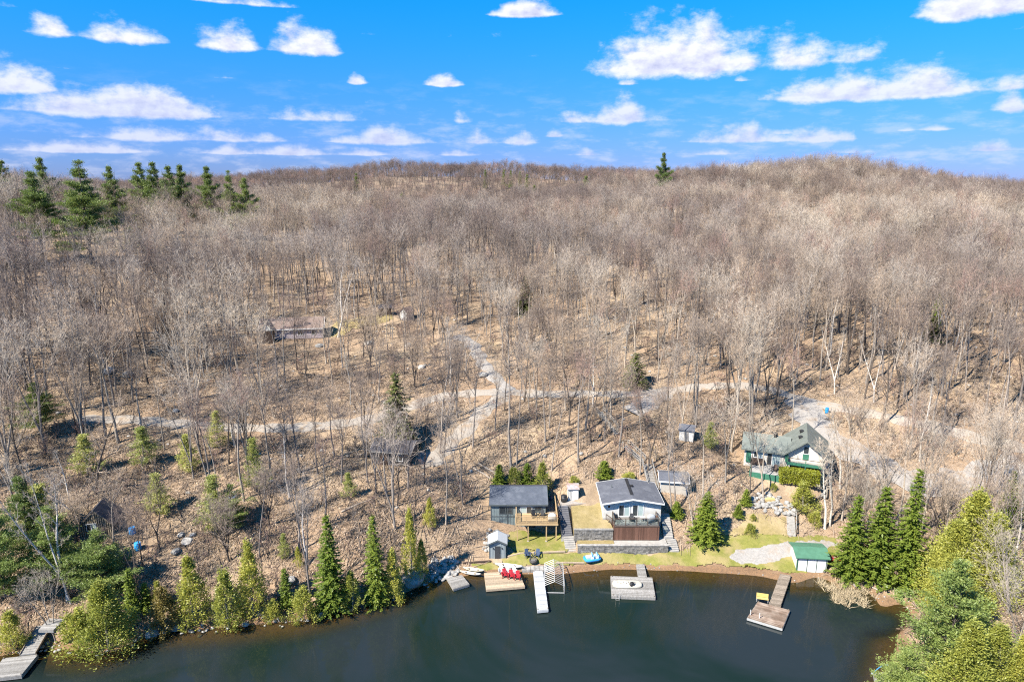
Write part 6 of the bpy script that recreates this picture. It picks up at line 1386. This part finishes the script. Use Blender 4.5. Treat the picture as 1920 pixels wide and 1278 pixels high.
# everything farther up: one mass of woodland
def gn_scatter(name, label, P3, scl, rot, index, coll):
    me = bpy.data.meshes.new(name); me.vertices.add(len(P3)); me.vertices.foreach_set('co', np.asarray(P3, np.float32).ravel())
    for nm, ty, arr in (('scl', 'FLOAT_VECTOR', scl), ('rot', 'FLOAT_VECTOR', rot)):
        a = me.attributes.new(nm, ty, 'POINT'); a.data.foreach_set('vector', np.asarray(arr, np.float32).ravel())
    a = me.attributes.new('pick', 'INT', 'POINT'); a.data.foreach_set('value', np.asarray(index, np.int32))
    o = link(bpy.data.objects.new(name, me)); ng = bpy.data.node_groups.new(name, 'GeometryNodeTree')
    ng.interface.new_socket('Geometry', in_out='INPUT', socket_type='NodeSocketGeometry'); ng.interface.new_socket('Geometry', in_out='OUTPUT', socket_type='NodeSocketGeometry')
    N, L = ng.nodes, ng.links; gi, go = N.new('NodeGroupInput'), N.new('NodeGroupOutput')
    ip = N.new('GeometryNodeInstanceOnPoints'); ci = N.new('GeometryNodeCollectionInfo'); ci.inputs['Collection'].default_value = coll
    ci.inputs['Separate Children'].default_value = True; ci.inputs['Reset Children'].default_value = True
    def at(nm, ty): n = N.new('GeometryNodeInputNamedAttribute'); n.data_type = ty; n.inputs['Name'].default_value = nm; return n.outputs['Attribute']
    L.new(gi.outputs[0], ip.inputs['Points']); L.new(ci.outputs[0], ip.inputs['Instance']); ip.inputs['Pick Instance'].default_value = True
    L.new(at('pick', 'INT'), ip.inputs['Instance Index']); L.new(at('rot', 'FLOAT_VECTOR'), ip.inputs['Rotation']); L.new(at('scl', 'FLOAT_VECTOR'), ip.inputs['Scale'])
    L.new(ip.outputs[0], go.inputs[0])
    md = o.modifiers.new('scatter', 'NODES'); md.node_group = ng
    return tag(o, label, kind='stuff')
def joined(key, name):
    tv, tt, cv, ct, b, l = PROTO[key][2]
    me = np_mesh(name, np.concatenate((tv, cv)), np.concatenate((tt, ct + len(tv))), [b, l], np.concatenate((np.zeros(len(tt), int), np.ones(len(ct), int))))
    return bpy.data.objects.new(name, me)
pool = bpy.data.collections.new('woodland_pool')
for i, k in enumerate(keys): pool.objects.link(joined(k, 'a%02d_%s' % (i, k)))
s = rest
gn_scatter('forest', 'leafless hardwood forest covering the upper hillside and ridges', np.column_stack((pts[s], h[s] - .1)), np.column_stack((SZ[s] * SW[s], SZ[s] * SW[s], SZ[s])), np.column_stack((0 * RZ[s], 0 * RZ[s], RZ[s])), kind_i[s], pool)
# undergrowth: thin leafless brush between the trunks
bp_ = np.concatenate((scatter(68, 150, 2.2, .6, 13), scatter(150, 230, 4.0, .6, 14))); bh = ground(bp_[:, 0], bp_[:, 1]); okb = (bh > .4) & (road_gap(bp_[:, 0], bp_[:, 1]) > .5)
for c in CLEAR: okb &= ~inside(c, bp_[:, 0], bp_[:, 1])
clump = np.sin(bp_[:, 0] * .21 + 1) * np.sin(bp_[:, 1] * .27 + bp_[:, 0] * .05) + .5 * np.sin(bp_[:, 0] * .55 + bp_[:, 1] * .4)
okb &= g.random(len(bp_)) < np.clip(.5 + .45 * clump, .12, .95)
bp_, bh = bp_[okb], bh[okb]; pool2 = bpy.data.collections.new('brush_pool')
for i, k in enumerate(('shrub0', 'shrub1')): pool2.objects.link(joined(k, 'b%d_%s' % (i, k)))
sc = g.uniform(.4, 1.25, len(bp_)); rz = g.uniform(0, 6.28, len(bp_))
gn_scatter('undergrowth', 'low leafless brush and seedlings between the trunks', np.column_stack((bp_, bh - .05)), np.column_stack((sc, sc, sc)), np.column_stack((0 * rz, 0 * rz, rz)), g.integers(0, 2, len(bp_)), pool2)

# leaf litter, sticks and small stones lying on the forest floor
litter_m, nt_, out_ = newmat('leaf_litter'); T = NT(nt_); gi_ = T.n('ShaderNodeNewGeometry'); rp_ = T.n('ShaderNodeValToRGB', {0: gi_.outputs['Random Per Island']})
for i, (p_, c_) in enumerate(((0, (.15, .105, .075)), (.25, (.28, .19, .13)), (.6, (.43, .30, .205)), (.85, (.52, .385, .27)), (1, (.62, .49, .37)))):
    e = rp_.color_ramp.elements[0] if i == 0 else rp_.color_ramp.elements[1] if i == 4 else rp_.color_ramp.elements.new(p_)
    e.position = p_; e.color = (*c_, 1)
T.link(T.n('ShaderNodeBsdfDiffuse', {'Color': rp_.outputs[0]}).outputs[0], out_.inputs[0])
pool3 = bpy.data.collections.new('litter_pool')
for i in range(3):
    sg = Segs(); n = 75; a = rng.uniform(0, 6.28, n); rr_ = 1.7 * np.sqrt(rng.random(n)); Cc = np.stack((np.cos(a) * rr_, np.sin(a) * rr_, rng.uniform(.01, .07, n)), 1); D = np.column_stack((rng.normal(size=(n, 2)), rng.normal(size=n) * .25)); sg.leaves(Cc, D, np.cross(D, np.array((0, 0, 1.)) + rng.normal(size=(n, 3)) * .5), rng.uniform(.10, .24, n), rng.uniform(.07, .16, n))
    k = 26; a = rng.uniform(0, 6.28, k); A = np.column_stack((rng.uniform(-1.6, 1.6, (k, 2)), rng.uniform(.02, .1, k))); Lk = rng.uniform(.5, 2.4, k); sg.tubes(A, A + np.stack((np.cos(a) * Lk, np.sin(a) * Lk, rng.uniform(-.05, .25, k)), 1), rng.uniform(.015, .05, k), rng.uniform(.006, .02, k), 3)
    pool3.objects.link(bpy.data.objects.new('c%d_litter' % i, np_mesh('litter', *sg.arrays(), litter_m)))
lp = np.concatenate((scatter(66, 130, 1.9, .6, 23), scatter(130, 200, 3.2, .6, 24))); lh = ground(lp[:, 0], lp[:, 1]); okl = (lh > .55) & (road_gap(lp[:, 0], lp[:, 1]) > 1.2)
okl &= ~(inside(CLEAR[0], lp[:, 0], lp[:, 1]) & (lp[:, 0] > -8) & (lp[:, 0] < 23) & (lp[:, 1] < 97)); okl &= ~inside(CLEAR[1], lp[:, 0], lp[:, 1])
for c in SUNK: okl &= ~inside(c, lp[:, 0], lp[:, 1])
lp, lh = lp[okl], lh[okl]; e_ = .8; nx = (ground(lp[:, 0] - e_, lp[:, 1]) - ground(lp[:, 0] + e_, lp[:, 1])) / (2 * e_); ny = (ground(lp[:, 0], lp[:, 1] - e_) - ground(lp[:, 0], lp[:, 1] + e_)) / (2 * e_)
gn_scatter('forest_litter', 'fallen leaves, sticks and twigs strewn over the forest floor', np.column_stack((lp, lh)), np.column_stack([g.uniform(.8, 1.3, len(lp))] * 3), np.column_stack((-np.arctan(ny), np.arctan(nx), np.zeros(len(lp)))), g.integers(0, 3, len(lp)), pool3)

# small stones: along the waterline and between the trees
pool4 = bpy.data.collections.new('stone_pool')
for i, me in enumerate(STONES): pool4.objects.link(bpy.data.objects.new('d%d_stone' % i, me))
sp = np.concatenate([shore_pts[g.integers(0, len(shore_pts), 520), :2] + g.normal(size=(520, 2)) * .75, np.column_stack((g.uniform(-130, 110, 900), g.uniform(88, 190, 900)))])
shh = ground(sp[:, 0], sp[:, 1]); oks = (shh > -.25) & ~((sp[:, 0] > -3) & (sp[:, 0] < 46) & (sp[:, 1] < 88) & (g.random(len(sp)) < .82)) & (road_gap(sp[:, 0], sp[:, 1]) > 1.0)
for c in CLEAR + SUNK: oks &= ~(inside(c, sp[:, 0], sp[:, 1]) & (shh > .5))
sp, shh = sp[oks], shh[oks]; ss_ = np.where(shh < 1.2, np.where(sp[:, 0] > -3, g.uniform(.05, .16, len(sp)), g.uniform(.08, .34, len(sp))), g.uniform(.12, .55, len(sp)) ** 1.3); rz = g.uniform(0, 6.28, len(sp))
gn_scatter('shore_rubble', 'small grey stones scattered along the waterline and on the slope', np.column_stack((sp, shh + ss_ * .15)), np.column_stack((ss_, ss_, ss_)), np.column_stack((0 * rz, 0 * rz, rz)), g.integers(0, 6, len(sp)), pool4)
